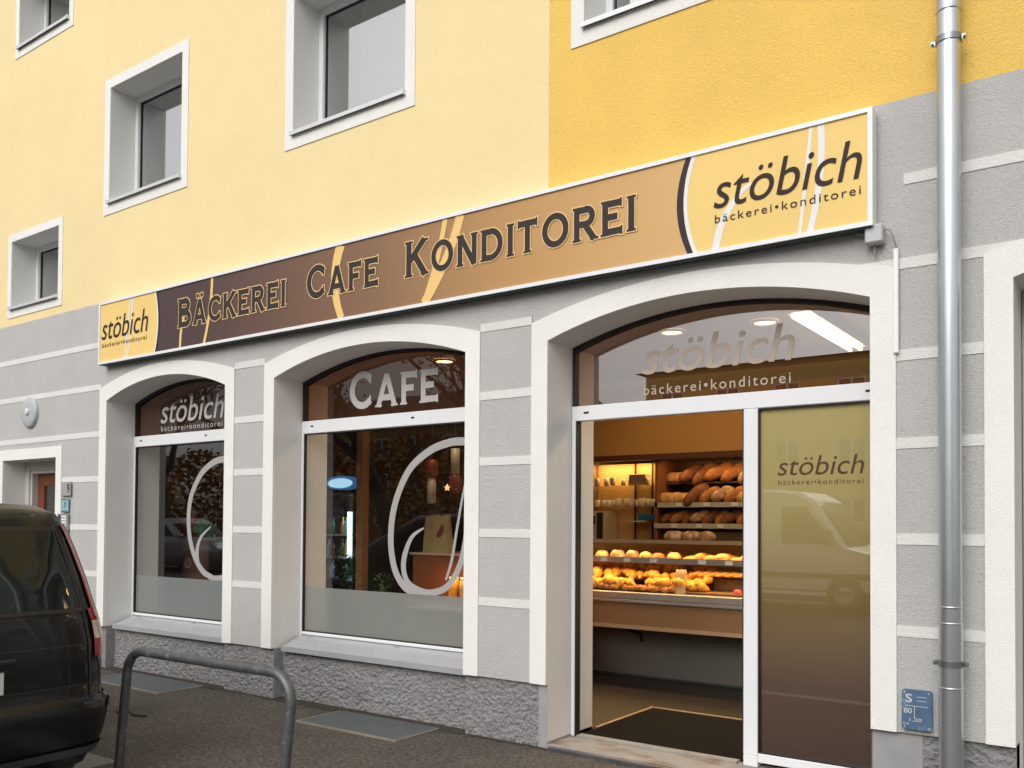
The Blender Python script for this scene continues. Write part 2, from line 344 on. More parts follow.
# plinth: roughcast with real relief, stepped back under the windows
def rough_plate(mb, x0, x1, y, z0, z1, amp, step=.0095):
    nx = max(2, int((x1 - x0) / step)); nz = max(2, int((z1 - z0) / step)); vs = []
    for j in range(nz + 1):
        for i in range(nx + 1):
            x = x0 + (x1 - x0) * i / nx; z = z0 + (z1 - z0) * j / nz
            n1 = 1.0 - 1.7 * noise.voronoi((x * 46, z * 50, 3.1))[0][0] + .4 * noise.noise((x * 20, z * 20, 1.0)); n2 = noise.noise((x * 90, z * 95, 7.7)) * .8; e = min(1, i / 2, (nx - i) / 2)
            vs.append((x, y - e * amp * max(-.5, n1 * 1.1 + n2 * .6), z))
    w = nx + 1
    mb.add(vs, [[j * w + i, j * w + i + 1, (j + 1) * w + i + 1, (j + 1) * w + i] for j in range(nz) for i in range(nx)], 0, True)
spans = [(-15, HD[0] - .02, .03), (HD[1] + .02, -8.71, .012), (-6.765, -6.096, .0075), (-4.005, -3.37, .0075), (-.98, -.555, .0075)]
for x0, x1, stp in spans:
    pb = MB(); rough_plate(pb, x0, x1, .022, -.05, Z_BASE, .0135, stp)
    for x in (x0, x1): pb.add([(x, .022, -.05), (x, .14, -.05), (x, .14, Z_BASE), (x, .022, Z_BASE)], [[0, 1, 2, 3]])
    obj('plinth', pb, M_plinth, building)
for x0, x1, zb in SHOP[:2]:
    pb = MB(); rough_plate(pb, x0 + .001, x1 - .001, .12, -.05, Z_BASE - .02, .0145, .0075); obj('plinth', pb, M_plinth, building)
for x0, x1, y0 in ((-3.37, -3.302, .012), (-1.228, -.98, .018), (1.52, 7, .02)):
    obj('plinth', MB().box(x0, x1, y0, .3, -.05, Z_BASE - .002), M_smooth, building)['label'] = 'smooth cement plinth end beside an entrance'

# ---- ground floor openings with white surrounds
def surround(x0, x1, zb, zsill, t=.13, crown=3.03, shoulder=2.862):
    o = [(x0 - t, zb)] + arch(x0 - t, x1 + t, shoulder, crown) + [(x1 + t, zb)]
    i = [(x1, zb)] + arch(x0, x1)[::-1] + [(x0, zb)]
    mb = MB().prism(o + i, -.013, .01, back=False)
    path = [(x0, zsill)] + arch(x0, x1) + [(x1, zsill)]
    mb.strip(path, .0102, .30, 1); mb.strip(path, .30, .60, 1)
    return mb
def bar(mb, x0, x1, z0, z1, y0=.295, y1=.365, mi=0): return mb.box(x0, x1, y0, y1, z0, z1, mi, bev=.004)
def arch_frame(mb, x0, x1, zt, w=.022, mi=0, y0=.305, y1=.36):
    o = [(x0, zt)] + arch(x0, x1) + [(x1, zt)]; i = [(x1 - w, zt)] + [(p[0] * 1, p[1] - w) for p in arch(x0 + w, x1 - w, ZS - .004, ZC)[::-1]] + [(x0 + w, zt)]
    return mb.prism(o + i, y0, y1, mi=mi)
def arch_pane(x0, x1, zt, y): return MB().sheet([(x0, zt)] + arch(x0, x1) + [(x1, zt)], y)
G = .33
def shop_window(x0, x1, nm):
    w = obj('shop_window', surround(x0, x1, Z_BASE, Z_BASE), [M_trim, M_reveal], building); w['label'] = nm
    f = MB(); f2 = MB()
    bar(f, x0 + .03, x1 - .03, 2.275, 2.385); bar(f, x0 + .002, x0 + .03, .455, 2.385); bar(f, x1 - .03, x1 - .002, .455, 2.385); bar(f, x0 + .03, x1 - .03, .522, .548)
    arch_frame(f2, x0 + .003, x1 - .003, 2.385)
    f2.box(x0 + .031, x1 - .031, .302, .33, 2.266, 2.2745); f2.box(x0 + .031, x1 - .031, .302, .33, .5485, .556); f2.box(x0 + .0305, x0 + .037, .302, .33, .556, 2.266)
    for xx in (x0 + .12, (x0 + x1) / 2 + .25): f2.box(xx, xx + .035, .2935, .298, 2.33, 2.344)
    obj('frame', f, M_white, w); obj('gasket', f2, M_black, w)
    obj('transom_pane', arch_pane(x0 + .02, x1 - .02, 2.386, G), M_tint, w)
    obj('pane', MB().sheet([(x0 + .03, .55), (x1 - .03, .55), (x1 - .03, 2.274), (x0 + .03, 2.274)], G), M_glass, w)
    obj('frosted_band', MB().sheet([(x0 + .038, .557), (x1 - .038, .557), (x1 - .038, .935), (x0 + .038, .935)], G - .003), M_frost, w)
    l = MB(); a, b = x0 + .035, x1 - .012
    l.add([(a, .075, .44), (b, .075, .44), (b, .310, .518), (a, .310, .518), (a, .075, .405), (b, .075, .405), (b, .310, .43), (a, .310, .43)], [[0, 1, 2, 3], [0, 1, 5, 4], [4, 5, 6, 7], [0, 3, 7, 4], [1, 2, 6, 5]])
    l.box(a, b, .069, .074, .40, .444); l.box(a, b, .20, .204, .480, .486)
    for k in range(9):
        xx = a + (b - a) * (k + .5) / 9; l.lathe([(.0, .012), (.006, .011), (.008, .0)], (xx, .17 + .02 * (k % 2), .471 + .006 * (k % 2)), 8, 0)
    l.box(a + .1, a + .14, .262, .29, .498, .518); l.box((a + b) / 2 + .1, (a + b) / 2 + .14, .262, .29, .498, .518)
    obj('ledge', l, mat('pale_coated_sheet', (.50, .51, .53), .4, .35, var=((4, .05),), spots=((40, .68, .75, (.35, .34, .33), None),)), w)
    return w
win1 = shop_window(SHOP[0][0], SHOP[0][1], 'shop window with script lettering in its arch')
win2 = shop_window(SHOP[1][0], SHOP[1][1], 'shop window marked CAFE in its arch')
DY = G - .0015
SUB = 'bäckerei•konditorei'
obj('lettering', text_mesh('stöbich', -8.28, -7.24, 2.50, 2.745, DY, .22, .004), M_tdecal, win1); obj('small_lettering', text_mesh(SUB, -8.27, -7.26, 2.42, 2.475, DY, 0, 0, None, 1.25), M_tdecal, win1)
t = MB(); capitals('CAFE', -5.53, -4.55, 2.455, .31, .265, DY, 0, t, .12); obj('lettering', t, M_tdecal, win2)
def swirl(A, B, C):
    m = MB(); m.ribbon(A, [.045] + [.062] * (len(A) - 2) + [.05], DY); m.ribbon(B, [.012, .035] + [.052] * (len(B) - 4) + [.045, .04], DY - .0005)
    if C: m.ribbon(C, [.02, .022, .024, .026, .02], DY - .001)
    return m
obj('ornament', swirl([(-4.12, 2.112), (-4.30, 2.128), (-4.43, 2.124), (-4.629, 2.07), (-4.85, 1.92), (-5.0, 1.645), (-5.04, 1.36), (-4.99, 1.118), (-4.87, .978), (-4.72, .939)],
    [(-4.684, 1.461), (-4.81, 1.388), (-4.885, 1.242), (-4.895, 1.122), (-4.845, 1.02), (-4.721, .965), (-4.595, .955), (-4.444, 1.007), (-4.335, 1.142), (-4.269, 1.335), (-4.22, 1.678), (-4.18, 1.95)],
    [(-4.20, 2.0), (-4.28, 1.76), (-4.349, 1.448), (-4.396, 1.217), (-4.454, 1.06)]), M_decal, win2)
obj('ornament', swirl([(-6.85, 2.07), (-7.05, 2.10), (-7.22, 2.10), (-7.40, 2.07), (-7.60, 1.95), (-7.755, 1.713), (-7.77, 1.415), (-7.68, 1.17), (-7.534, 1.015), (-7.39, .965)],
    [(-7.42, 1.45), (-7.57, 1.348), (-7.63, 1.22), (-7.60, 1.074), (-7.469, .985), (-7.359, .955), (-7.2, .975), (-7.05, 1.05), (-6.94, 1.25), (-6.9, 1.5), (-6.87, 1.8), (-6.86, 1.95)], None), M_decal, win1)

# shop entrance
x0, x1 = SHOP[2][0], SHOP[2][1]
entrance = obj('shop_entrance', surround(x0, x1, Z_BASE, .045), [M_trim, M_reveal], building); entrance['label'] = 'shop entrance with sliding door standing open'
f = MB(); f2 = MB()
bar(f, x0 + .034, x1 - .03, 2.215, 2.318); bar(f, x0 + .004, x0 + .034, .035, 2.318); bar(f, x1 - .03, x1 - .002, .035, 2.318)
bar(f, -2.052, -1.962, .10, 2.2145); bar(f, -1.961, x1 - .031, .062, .118, .297, .363); bar(f, -2.052, -1.962, .032, .0995)
arch_frame(f2, x0 + .003, x1 - .003, 2.318); f2.box(x0 + .0345, x0 + .042, .303, .362, .035, 2.2145); f2.box(-1.961, -1.954, .301, .34, .119, 2.2145); f2.box(-1.953, x1 - .032, .301, .34, .119, .126); f2.box(-1.953, x1 - .032, .301, .34, 2.206, 2.2145)
f2.box(-2.0595, -2.0525, .30, .36, .10, 2.2145)
for xx in (x0 + .10, x1 - .10): f2.box(xx, xx + .04, .2935, .298, 2.262, 2.276)
obj('frame', f, M_white, entrance); obj('gasket', f2, M_black, entrance)
obj('transom_pane', arch_pane(x0 + .02, x1 - .02, 2.3185, G), M_tint_door, entrance)
M_film = gradient('gold_to_brown_film', [(0, (.052, .026, .019)), (.2, (.078, .042, .022)), (.36, (.15, .092, .034)), (.52, (.25, .18, .068)), (.7, (.36, .29, .115)), (1, (.42, .36, .16))], 2, .12, 2.21, rough=.12, coat=1.0)
obj('fixed_panel', MB().box(-1.955, x1 - .031, G - .004, G + .004, .1265, 2.2055), M_film, entrance)['label'] = 'glass panel under gold to brown film'
M_bv = mat('brown_vinyl', (.075, .028, .008), .4); M_pv = mat('pale_vinyl', (.47, .385, .32), .6)
obj('lettering', text_mesh('stöbich', -1.85, -1.345, 1.80, 1.915, G - .0048, .22, .0), M_bv, entrance); obj('small_lettering', text_mesh(SUB, -1.845, -1.35, 1.745, 1.775, G - .0048, 0, .004, None, 1.25), M_bv, entrance)
obj('lettering', text_mesh('stöbich', -2.77, -1.745, 2.495, 2.725, DY, .22, .006), M_pv, entrance); obj('small_lettering', text_mesh(SUB, -2.755, -1.77, 2.36, 2.425, DY, 0, .004, None, 1.25), M_pv, entrance)
dl = MB(); bar(dl, -2.085, -2.06, .05, 2.19, .375, .415); bar(dl, -1.40, -1.35, .05, 2.19, .375, .415); bar(dl, -2.06, -1.40, .05, .12, .375, .415); bar(dl, -2.06, -1.40, 2.13, 2.19, .375, .415)
leaf = obj('door_leaf', dl, M_alu, entrance); leaf['label'] = 'sliding leaf pushed open behind the fixed panel'
obj('pane', MB().box(-2.059, -1.401, .392, .398, .121, 2.129), M_glass, leaf)
th = MB(); th.box(x0 + .001, x1 - .001, .0, .365, -.03, .031); th.box(x0 + .05, -2.1, .30, .37, .0315, .044)
obj('threshold', th, mat('stone_threshold', (.30, .285, .265), .8, bumps=((60, .3, .006),), var=((5, .12),), spots=((3, .48, .66, (.19, .125, .085), (1, 2, 1)), (60, .64, .74, (.42, .40, .38), None))), entrance)
ts = MB(); ts.box(x0 + .03, x1 - .03, -.035, -.003, -.03, .026, bev=.004); obj('step_edge', ts, mat('dark_steel_edge', (.12, .12, .13), .45, .6, var=((9, .2),)), entrance)

# further arched openings to the right of the downpipe
for i, (a, b, _) in enumerate(SHOP[3:]):
    w = obj('passage_arch', surround(a, b, Z_BASE, .0), [M_trim, M_reveal], building); w['label'] = 'arched passage entrance with a glazed door' if i == 0 else 'arched passage entrance farther along'
    fr = MB(); bar(fr, a + .004, a + .08, .0, 2.4); bar(fr, b - .08, b - .004, 0, 2.4); bar(fr, a + .08, b - .08, 2.32, 2.4); arch_frame(fr, a + .004, b - .004, 2.4, .05); bar(fr, a + .08, b - .08, .0, .12)
    obj('frame', fr, mat('grey_green_paint', (.42, .44, .40), .5), w); obj('pane', MB().sheet([(a + .05, .1)] + arch(a + .05, b - .05, ZS - .01, ZC - .03) + [(b - .05, .1)], G), M_upglass, w)

# house door on the left
hs = MB(); a, b, c, d = HD
hs.prism([(a - .12, Z_BASE), (a - .12, d + .12), (b + .12, d + .12), (b + .12, Z_BASE), (b, Z_BASE), (b, d), (a, d), (a, Z_BASE)], -.013, .01, back=False)
hs.strip([(a, 0), (a, d), (b, d), (b, 0)], .0102, .34, 1)
hdoor = obj('house_door', hs, [M_trim, M_reveal], building); hdoor['label'] = 'square doorway with red brown timber door'
fr = MB(); fr.box(a, a + .10, .24, .30, 0, d); fr.box(b - .10, b, .24, .30, 0, d); fr.box(a + .10, b - .10, .24, .30, d - .10, d); fr.box(a + .10, a + .14, .26, .36, 0, d - .10); fr.box(b - .14, b - .10, .26, .36, 0, d - .10); fr.box(a + .14, b - .14, .26, .36, d - .14, d - .10)
obj('frame', fr, mat('pale_timber', (.55, .53, .50), .5), hdoor)
dr = MB(); dr.box(a + .14, a + .28, .33, .37, .02, d - .14); dr.box(b - .28, b - .14, .33, .37, .02, d - .14); dr.box(a + .28, b - .28, .33, .37, d - .28, d - .14); dr.box(a + .28, b - .28, .33, .37, .02, .7)
dd = obj('door', dr, mat('red_brown_timber', (.20, .055, .025), .4, var=((3, .1),), stretch=(8, 1, .6)), hdoor)
obj('door_pane', MB().box(a + .28, b - .28, .345, .355, .7, d - .28), M_glass, hdoor)

# upper windows
M_sill = mat('pale_metal_sill', (.68, .69, .70), .35, .5)
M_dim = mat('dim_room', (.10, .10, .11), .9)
M_curtain = mat('net_curtain', (.55, .57, .58), .9, bumps=((40, .5, .02),), stretch=(1, 1, .05))
ULAB = {'A': 'upper window between the stair window and the sign', 'B': 'large upper window above CAFE', 'C': 'window in the deep yellow wall', 'S': 'small stair window just above the grey wall', 'T': 'small stair window high up'}
for k, (a, b, c, d) in UP.items():
    t = .10 if k[0] not in 'ST' else .085
    m = MB().prism(rect((a - t, b + t, c - t - .01, d + t)), -.009, .01, [rect((a, b, c, d))[::-1]], back=False); m.strip([(a, c), (a, d), (b, d), (b, c), (a, c)], .0102, .34, 1)
    w = obj('window', m, [M_trim, M_reveal], building); w['label'] = ULAB.get(k, 'upper floor window farther up or along the wall')
    f = MB(); fw = .055; f.prism(rect((a + .002, b - .002, c + .002, d - .002)), .27, .335, [rect((a + fw, b - fw, c + fw, d - fw))[::-1]])
    if k in 'C': bar(f, (a + b) / 2 - .05, (a + b) / 2 + .05, c + fw, d - fw, .272, .33)
    obj('frame', f, M_white, w); obj('pane', MB().sheet(rect((a + fw, b - fw, c + fw, d - fw)), .31), M_upglass, w)
    g = MB(); g.prism(rect((a + fw, b - fw, c + fw, d - fw)), .2995, .306, [rect((a + fw + .012, b - fw - .012, c + fw + .012, d - fw - .012))[::-1]]); obj('gasket', g, M_black, w)
    sl = MB(); sl.add([(a + .004, -.035, c + .018), (b - .004, -.035, c + .018), (b - .004, .268, c + .045), (a + .004, .268, c + .045)], [[0, 1, 2, 3]]); sl.box(a - .006, b + .006, -.042, -.0352, c - .008, c + .022); sl.box(a - .008, a + .004, -.0425, .03, c - .008, c + .032); sl.box(b - .004, b + .008, -.0425, .03, c - .008, c + .032)
    obj('sill', sl, M_sill, w)
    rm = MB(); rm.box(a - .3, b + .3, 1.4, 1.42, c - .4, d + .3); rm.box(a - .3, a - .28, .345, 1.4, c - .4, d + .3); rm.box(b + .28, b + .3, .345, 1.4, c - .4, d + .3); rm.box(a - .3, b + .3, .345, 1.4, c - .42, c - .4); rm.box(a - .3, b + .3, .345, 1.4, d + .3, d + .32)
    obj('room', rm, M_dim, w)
    if k in ('A', 'B', 'C', 'A2', 'B2'):
        cu = MB(); n = 40; path = [(a + (b - a) * (.30 + .75 * i / n), .40 + .025 * math.sin(i * 1.7)) for i in range(n + 1)]
        cu.add([(p[0], p[1], c - .05) for p in path] + [(p[0], p[1], d - .02) for p in path], [[i, i + 1, n + 2 + i, n + 1 + i] for i in range(n)], 0, True); obj('curtain', cu, M_curtain, w)

# ------------------------------------------------------------------ sign board
sx, sz, SW, SH = -8.73, 3.088, 7.536, .632
YF = -.10
sign = thing('shop_sign', 'long brown and gold sign board reading bäckerei cafe konditorei above the shop', 'sign', (sx, -.05, sz))
f = MB(); fw = .025
f.prism(rect((sx, sx + SW, sz, sz + SH)), YF, -.012, [rect((sx + fw, sx + SW - fw, sz + fw, sz + SH - fw))[::-1]])
f.box(sx + .01, sx + SW - .01, -.02, -.012, sz + .01, sz + SH - .01)
obj('frame', f, mat('white_sign_frame', (.82, .82, .83), .3), sign); obj('underside', MB().box(sx + .012, sx + SW - .012, -.088, -.013, sz - .006, sz - .0005), mat('dark_underside', (.035, .045, .045), .6), sign)
M_sgrad = gradient('printed_brown_to_gold', [(0, (.062, .034, .036)), (.22, (.066, .034, .034)), (.36, (.135, .068, .045)), (.52, (.24, .125, .065)), (.70, (.50, .275, .095)), (.85, (.64, .385, .145)), (1, (.64, .385, .145))], 0, .0, SW, rough=.5)
pz0, pz1 = sz + fw, sz + SH - fw
obj('panel', MB().box(sx + fw, sx + SW - fw, YF + .012, YF + .02, pz0, pz1), M_sgrad, sign)
M_gold = mat('gold_print', (.86, .61, .22), .5, spec=.15, var=((1.5, .03),)); M_wprint = mat('white_print', (.80, .79, .78), .5, spec=.15); M_dprint = mat('dark_print', (.045, .032, .036), .5, spec=.15)
def Y(k): return YF + .0115 - .0012 * k
def sp(u, v): return (sx + u, sz + v)
def curve3(top, mid, bot, n=16):                       # a bowed edge through three points, from the top of the panel to its foot
    out = []
    for i in range(n + 1):
        v = pz0 - sz + (pz1 - pz0) * i / n; (u0, v0), (u1, v1), (u2, v2) = bot, mid, top
        u = u0 * (v - v1) * (v - v2) / ((v0 - v1) * (v0 - v2)) + u1 * (v - v0) * (v - v2) / ((v1 - v0) * (v1 - v2)) + u2 * (v - v0) * (v - v1) / ((v2 - v0) * (v2 - v1)); out.append(sp(u, v))
    return out
gl = MB(); e = curve3((.97, .621), (1.021, .35), (.977, .04)); gl.sheet([(sx + fw, pz0)] + e + [(sx + fw, pz1)], Y(1)); obj('gold_field', gl, M_gold, sign); gl = MB()
e2 = curve3((6.525, .621), (6.464, .33), (6.525, .04)); gl.sheet(e2 + [(sx + SW - fw, pz1), (sx + SW - fw, pz0)], Y(1))
obj('gold_field', gl, M_gold, sign)
def band(mb, pts, w, k): mb.ribbon(pts, w, Y(k), smooth_it=False)
def stroke(mb, top, mid, bot, w, k): mb.ribbon(curve3(top, mid, bot), w, Y(k), smooth_it=False); return mb
for pts, wd in (([(p[0] + .008, p[1]) for p in e], .022), (e2, .026)): m = MB(); band(m, pts, wd, 2); obj('white_stroke', m, M_wprint, sign)
for top, mid, bot, wd in (((.56, .62), (.52, .35), (.475, .04), .02), ((.60, .62), (.575, .35), (.515, .04), .02), ((7.213, .62), (7.185, .35), (7.150, .04), .020), ((7.264, .62), (7.262, .35), (7.208, .04), .036)):
    obj('white_stroke', stroke(MB(), top, mid, bot, wd, 2), M_wprint, sign)
obj('white_stroke', MB().ribbon([sp(6.90, .37), sp(6.83, .345), sp(6.75, .26), sp(6.69, .16), sp(6.655, pz0 - sz)], [.006, .025, .04, .045, .046], Y(2)), M_wprint, sign)
for pts, wd in (([(p[0] - .033, p[1]) for p in e2], [.032 + .012 * math.sin(math.pi * i / 16) for i in range(17)]), ([(p[0] + .024, p[1]) for p in e], .014)): m = MB(); band(m, pts, wd, 2); obj('dark_edge', m, M_dprint, sign)
M_gst = mat('gold_stroke_print', (.84, .57, .22), .5, spec=.15)
for i, (top, mid, bot, wd) in enumerate((((1.862, .62), (1.84, .35), (1.758, .04), .034), ((3.52, .62), (3.452, .37), (3.525, .04), [.066 + .002 * j for j in range(17)]), ((4.594, .62), (4.555, .45), (4.40, .04), .045), ((4.735, .62), (4.66, .42), (4.41, .04), .078))):
    obj('gold_stroke', stroke(MB(), top, mid, bot, wd, 1 + .3 * i), M_gst, sign)
obj('gold_stroke', MB().ribbon([sp(1.47, .36), sp(1.43, .27), sp(1.40, .16), sp(1.39, pz0 - sz)], [.012, .04, .034, .030], Y(1)), M_gst, sign)
for wd, a, b, bz in (('BÄCKEREI', 1.365, 2.86, .212), ('CAFE', 3.13, 3.93, .226), ('KONDITOREI', 4.215, 6.125, .236)):
    obj('letter_outline', capitals(wd, sx + a, sx + b, sz + bz, .265, .222, Y(3), .0085), mat('tan_print', (.80, .55, .27), .5, spec=.15), sign); obj('lettering', capitals(wd, sx + a, sx + b, sz + bz, .265, .222, Y(4.4), .0), mat('brown_black_print', (.046, .037, .035), .5, spec=.15), sign)
M_scr = mat('script_print', (.040, .026, .023), .5, spec=.15)
for u0, u1, v0, v1, w0, w1, q0, q1 in ((.05, .87, .245, .47, .065, .85, .168, .212), (6.645, 7.482, .262, .478, 6.653, 7.475, .178, .226)):
    obj('script_lettering', text_mesh('stöbich', sx + u0, sx + u1, sz + v0, sz + v1, Y(4), .22, .0), M_scr, sign); obj('small_lettering', text_mesh(SUB, sx + w0, sx + w1, sz + q0, sz + q1, Y(4), 0, 0, None, 1.25), M_scr, sign)

# ------------------------------------------------------------------ fittings on the wall
jb = thing('junction_box', 'small grey junction box with loose cable under the right end of the sign', 'junction box', (-1.2, 0, 3.0))
obj('box', MB().box(-1.242, -1.152, -.075, -.0, 3.0, 3.1, bev=.008), mat('grey_plastic', (.50, .51, .51), .5), jb)
for pts, r_ in (([(-1.155, -.03, 3.07), (-1.12, -.045, 3.06), (-1.10, -.03, 3.0), (-1.093, -.01, 2.962)], .004), ([(-1.20, -.03, 3.0), (-1.20, -.03, 2.96), (-1.205, -.025, 2.94)], .005), ([(-1.24, -.03, 3.06), (-1.28, -.04, 3.07), (-1.30, -.03, 3.10)], .004)):
    obj('cable', MB().tube(spline(pts, 1)[0], r_, 6), mat('grey_cable', (.3, .3, .3), .6), jb)
cd = MB(); cd.box(-1.108, -1.083, -.030, -.0135, 2.41, 2.963, bev=.003); o = obj('cable_conduit', cd, mat('white_plastic', (.84, .83, .82), .4), at=(-1.095, -.01, 2.41)); tag(o, 'thin white cable conduit running down the wall right of the door arch', 'conduit')
dp = thing('downpipe', 'round zinc rain downpipe fixed to the wall right of the shop door', 'downpipe', (-.826, -.1, 0))
p = MB(); PX, PY, PR = -.826, -.10, .055
p.tube([(PX, PY, -.02), (PX, PY, 1.02)], PR + .002, 28); p.tube([(PX, PY, 1.02), (PX, PY, 4.10)], PR, 28); p.tube([(PX, PY, 4.10), (PX, PY, 9.3)], PR + .002, 28)
obj('pipe', p, M_zinc, dp)
for zc in (.82, 3.955):
    s_ = MB(); s_.tube([(PX, PY, zc - .016), (PX, PY, zc + .016)], PR + .006, 28); s_.box(PX - .080, PX - .058, PY - .004, PY + .004, zc - .012, zc + .012, bev=.001); s_.box(PX + .058, PX + .080, PY - .004, PY + .004, zc - .012, zc + .012, bev=.001)
    s_.tube([(PX + .072, PY - .02, zc), (PX + .072, PY + .02, zc)], .007, 8); s_.tube([(PX - .075, PY - .018, zc), (PX - .075, PY + .018, zc)], .007, 8); s_.tube([(PX, PY + .05, zc), (PX, .0, zc)], .008, 8)
    obj('bracket', s_, mat('bracket_zinc', (.30, .31, .33), .35, .9), dp)
for zc in (1.02, 1.10, 4.10, .70):
    c = MB(); c.lathe([(PR + .001, -.006), (PR + .0045, -.003), (PR + .0045, .003), (PR + .001, .006)], (PX, PY, zc), 28); obj('seam_ring', c, M_zinc, dp)
bp = thing('marker_plate', 'small blue enamel utility plate with a white S low on the wall by the downpipe', 'plate', (-.997, 0, .45))
def rrect(x0, x1, z0, z1, r, n=5):
    out = []
    for cx, cz, a in ((x1 - r, z1 - r, 0), (x0 + r, z1 - r, 90), (x0 + r, z0 + r, 180), (x1 - r, z0 + r, 270)): out += [(cx + r * math.cos(R(a + 90 * i / n)), cz + r * math.sin(R(a + 90 * i / n))) for i in range(n + 1)]
    return out
obj('plate', MB().prism(rrect(-1.072, -.928, .452, .656, .014), -.028, -.001), mat('blue_enamel', (.085, .15, .25), .35, var=((14, .15),), spots=((22, .6, .72, (.22, .28, .33), None),)), bp)
tx = text_mesh('S', -1.053, -1.022, .590, .635, -.0295, 0, .02)
tx.box(-1.055, -.945, -.0295, -.0285, .572, .575); tx.box(-1.012, -1.009, -.0293, -.0284, .51, .571); text_mesh('80', -1.062, -1.022, .535, .562, -.0295, 0, .01, tx); text_mesh('1,20', -1.035, -.975, .492, .512, -.0295, 0, .01, tx); text_mesh('0,6', -1.066, -1.036, .475, .487, -.0295, 0, .01, tx)
tx.box(-.998, -.952, -.0295, -.0285, .620, .623); tx.box(-.998, -.952, -.0295, -.0285, .600, .603)
for xx, zz in ((-1.058, .643), (-.942, .643), (-1.058, .465), (-.942, .465)): tx.lathe([(0, -.002), (.004, 0)], (xx, -.0285, zz), 8, axis='y')
obj('lettering', tx, mat('pale_enamel', (.55, .57, .58), .4), bp)
wl = thing('wall_lamp', 'round grey wall lamp beside the band on the far left', 'wall lamp', (-10.28, 0, 2.72))
obj('shade', MB().lathe([(.17, 0), (.172, -.012), (.168, -.030), (.155, -.038), (.09, -.043), (.0, -.044)], (-10.28, 0, 2.715), 32, axis='y'), mat('grey_lamp_enamel', (.46, .48, .50), .4), wl)
obj('cap', MB().lathe([(.04, 0), (.04, -.012), (.03, -.018), (0, -.02)], (-10.28, -.044, 2.72), 16, axis='y'), mat('lamp_glass', (.7, .7, .7), .3), wl)
hn = thing('house_number_sign', 'grey house number plate beside the timber house door, topmost of three', 'sign', (-9.45, 0, 1.77))
obj('plate', MB().box(-9.555, -9.36, -.03, -.014, 1.765, 1.915, bev=.003), mat('grey_number_plate', (.36, .36, .37), .5), hn)
obj('number', text_mesh('9', -9.42, -9.37, 1.79, 1.895, -.0305, 0, .03), mat('number_black', (.02, .02, .02), .5), hn)
bs = thing('notice_plate', 'pale blue notice plate beside the house door, middle of three', 'sign', (-9.45, 0, 1.59))
obj('plate', MB().box(-9.545, -9.40, -.028, -.014, 1.59, 1.735, bev=.003), mat('pale_blue_enamel', (.30, .45, .52), .4), bs)
tx = MB(); tx.box(-9.54, -9.405, -.0285, -.0282, 1.72, 1.732); tx.box(-9.54, -9.405, -.0285, -.0282, 1.594, 1.606); tx.ribbon([(-9.48, 1.64), (-9.45, 1.67), (-9.455, 1.69), (-9.475, 1.685)], .018, -.0288); obj('mark', tx, mat('teal_print', (.06, .15, .17), .5), bs)
db = thing('doorbell_panel', 'doorbell panel with name strips, lowest of three by the house door', 'doorbell', (-9.5, 0, 1.36))
obj('case', MB().box(-9.60, -9.40, -.035, -.0135, 1.365, 1.575, bev=.003), mat('steel_case', (.42, .42, .43), .35, .6), db)
tx = MB(); tx.box(-9.595, -9.535, -.0365, -.0352, 1.42, 1.555); obj('speaker_grille', tx, mat('grille_black', (.02, .02, .02), .5), db)
tx = MB()
for k in range(6): tx.box(-9.52, -9.415, -.0365, -.0352, 1.375 + .032 * k, 1.395 + .032 * k)
obj('name_strip', tx, M_wprint, db)

# ------------------------------------------------------------------ ground
gr = MB(); gr.add([(-400, -400, -.16), (400, -400, -.16), (400, 400, -.16), (-400, 400, -.16)], [[0, 1, 2, 3]]); struct(obj('ground', gr, mat('far_ground', (.10, .10, .08), .95, var=((.1, .2),))))
KY = -2.14
pv = MB(); pv.box(-60, 60, KY, .6, -.15, 0); struct(obj('pavement', pv, M_pave))
ks = MB(); x = -60; 
while x < 60: ks.box(x + .003, x + .997, KY - .16, KY - .003, -.17, .004, bev=.008); x += 1
struct(obj('kerb', ks, M_kerb))
rd = MB(); rd.add([(-80, -13.8, -.12), (80, -13.8, -.12), (80, KY - .1, -.12), (-80, KY - .1, -.12)], [[0, 1, 2, 3]]); struct(obj('road', rd, M_road))
pv = MB(); pv.box(-60, 60, -17.0, -13.8, -.15, 0); struct(obj('far_pavement', pv, M_kerb))
pa = MB(); pa.box(-7.0, -5.25, KY + .002, KY + .26, -.02, .004); struct(obj('paving_slabs', pa, M_kerb))
def cellar(xa, xb, label):
    o = thing('cellar_cover', label, 'cellar cover', ((xa + xb) / 2, -.2, 0), 'steel cellar covers along the plinth')
    m = MB(); m.box(xa + .012, xb - .012, -.453, .01, .001, .010); obj('plate', m, mat('grey_steel_plate', (.125, .137, .145), .55, .35, var=((6, .12), (40, .08)), spots=((9, .6, .75, (.13, .12, .11), None),)), o)
    m = MB(); m.box(xa - .004, xb + .004, -.47, -.455, .0, .013); m.box(xb - .010, xb + .004, -.4545, -.02, .0, .013); m.box(xa - .004, xa + .010, -.4545, -.02, .0, .013); obj('frame', m, mat('pale_steel_angle', (.36, .32, .25), .5, .4, var=((9, .15),)), o)
cellar(-8.2, -7.02, 'grey steel cellar cover in the pavement under the window nearest the car')
cellar(-5.24, -4.22, 'grey steel cellar cover in the pavement below the CAFE window')
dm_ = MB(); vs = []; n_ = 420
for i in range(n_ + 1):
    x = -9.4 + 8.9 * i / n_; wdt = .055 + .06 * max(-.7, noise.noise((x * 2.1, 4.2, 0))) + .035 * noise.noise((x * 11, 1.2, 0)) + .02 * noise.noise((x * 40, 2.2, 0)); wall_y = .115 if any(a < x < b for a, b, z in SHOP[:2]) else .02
    vs += [(x, wall_y, .003), (x, min(wall_y, .02) - max(.006, wdt), .003)]
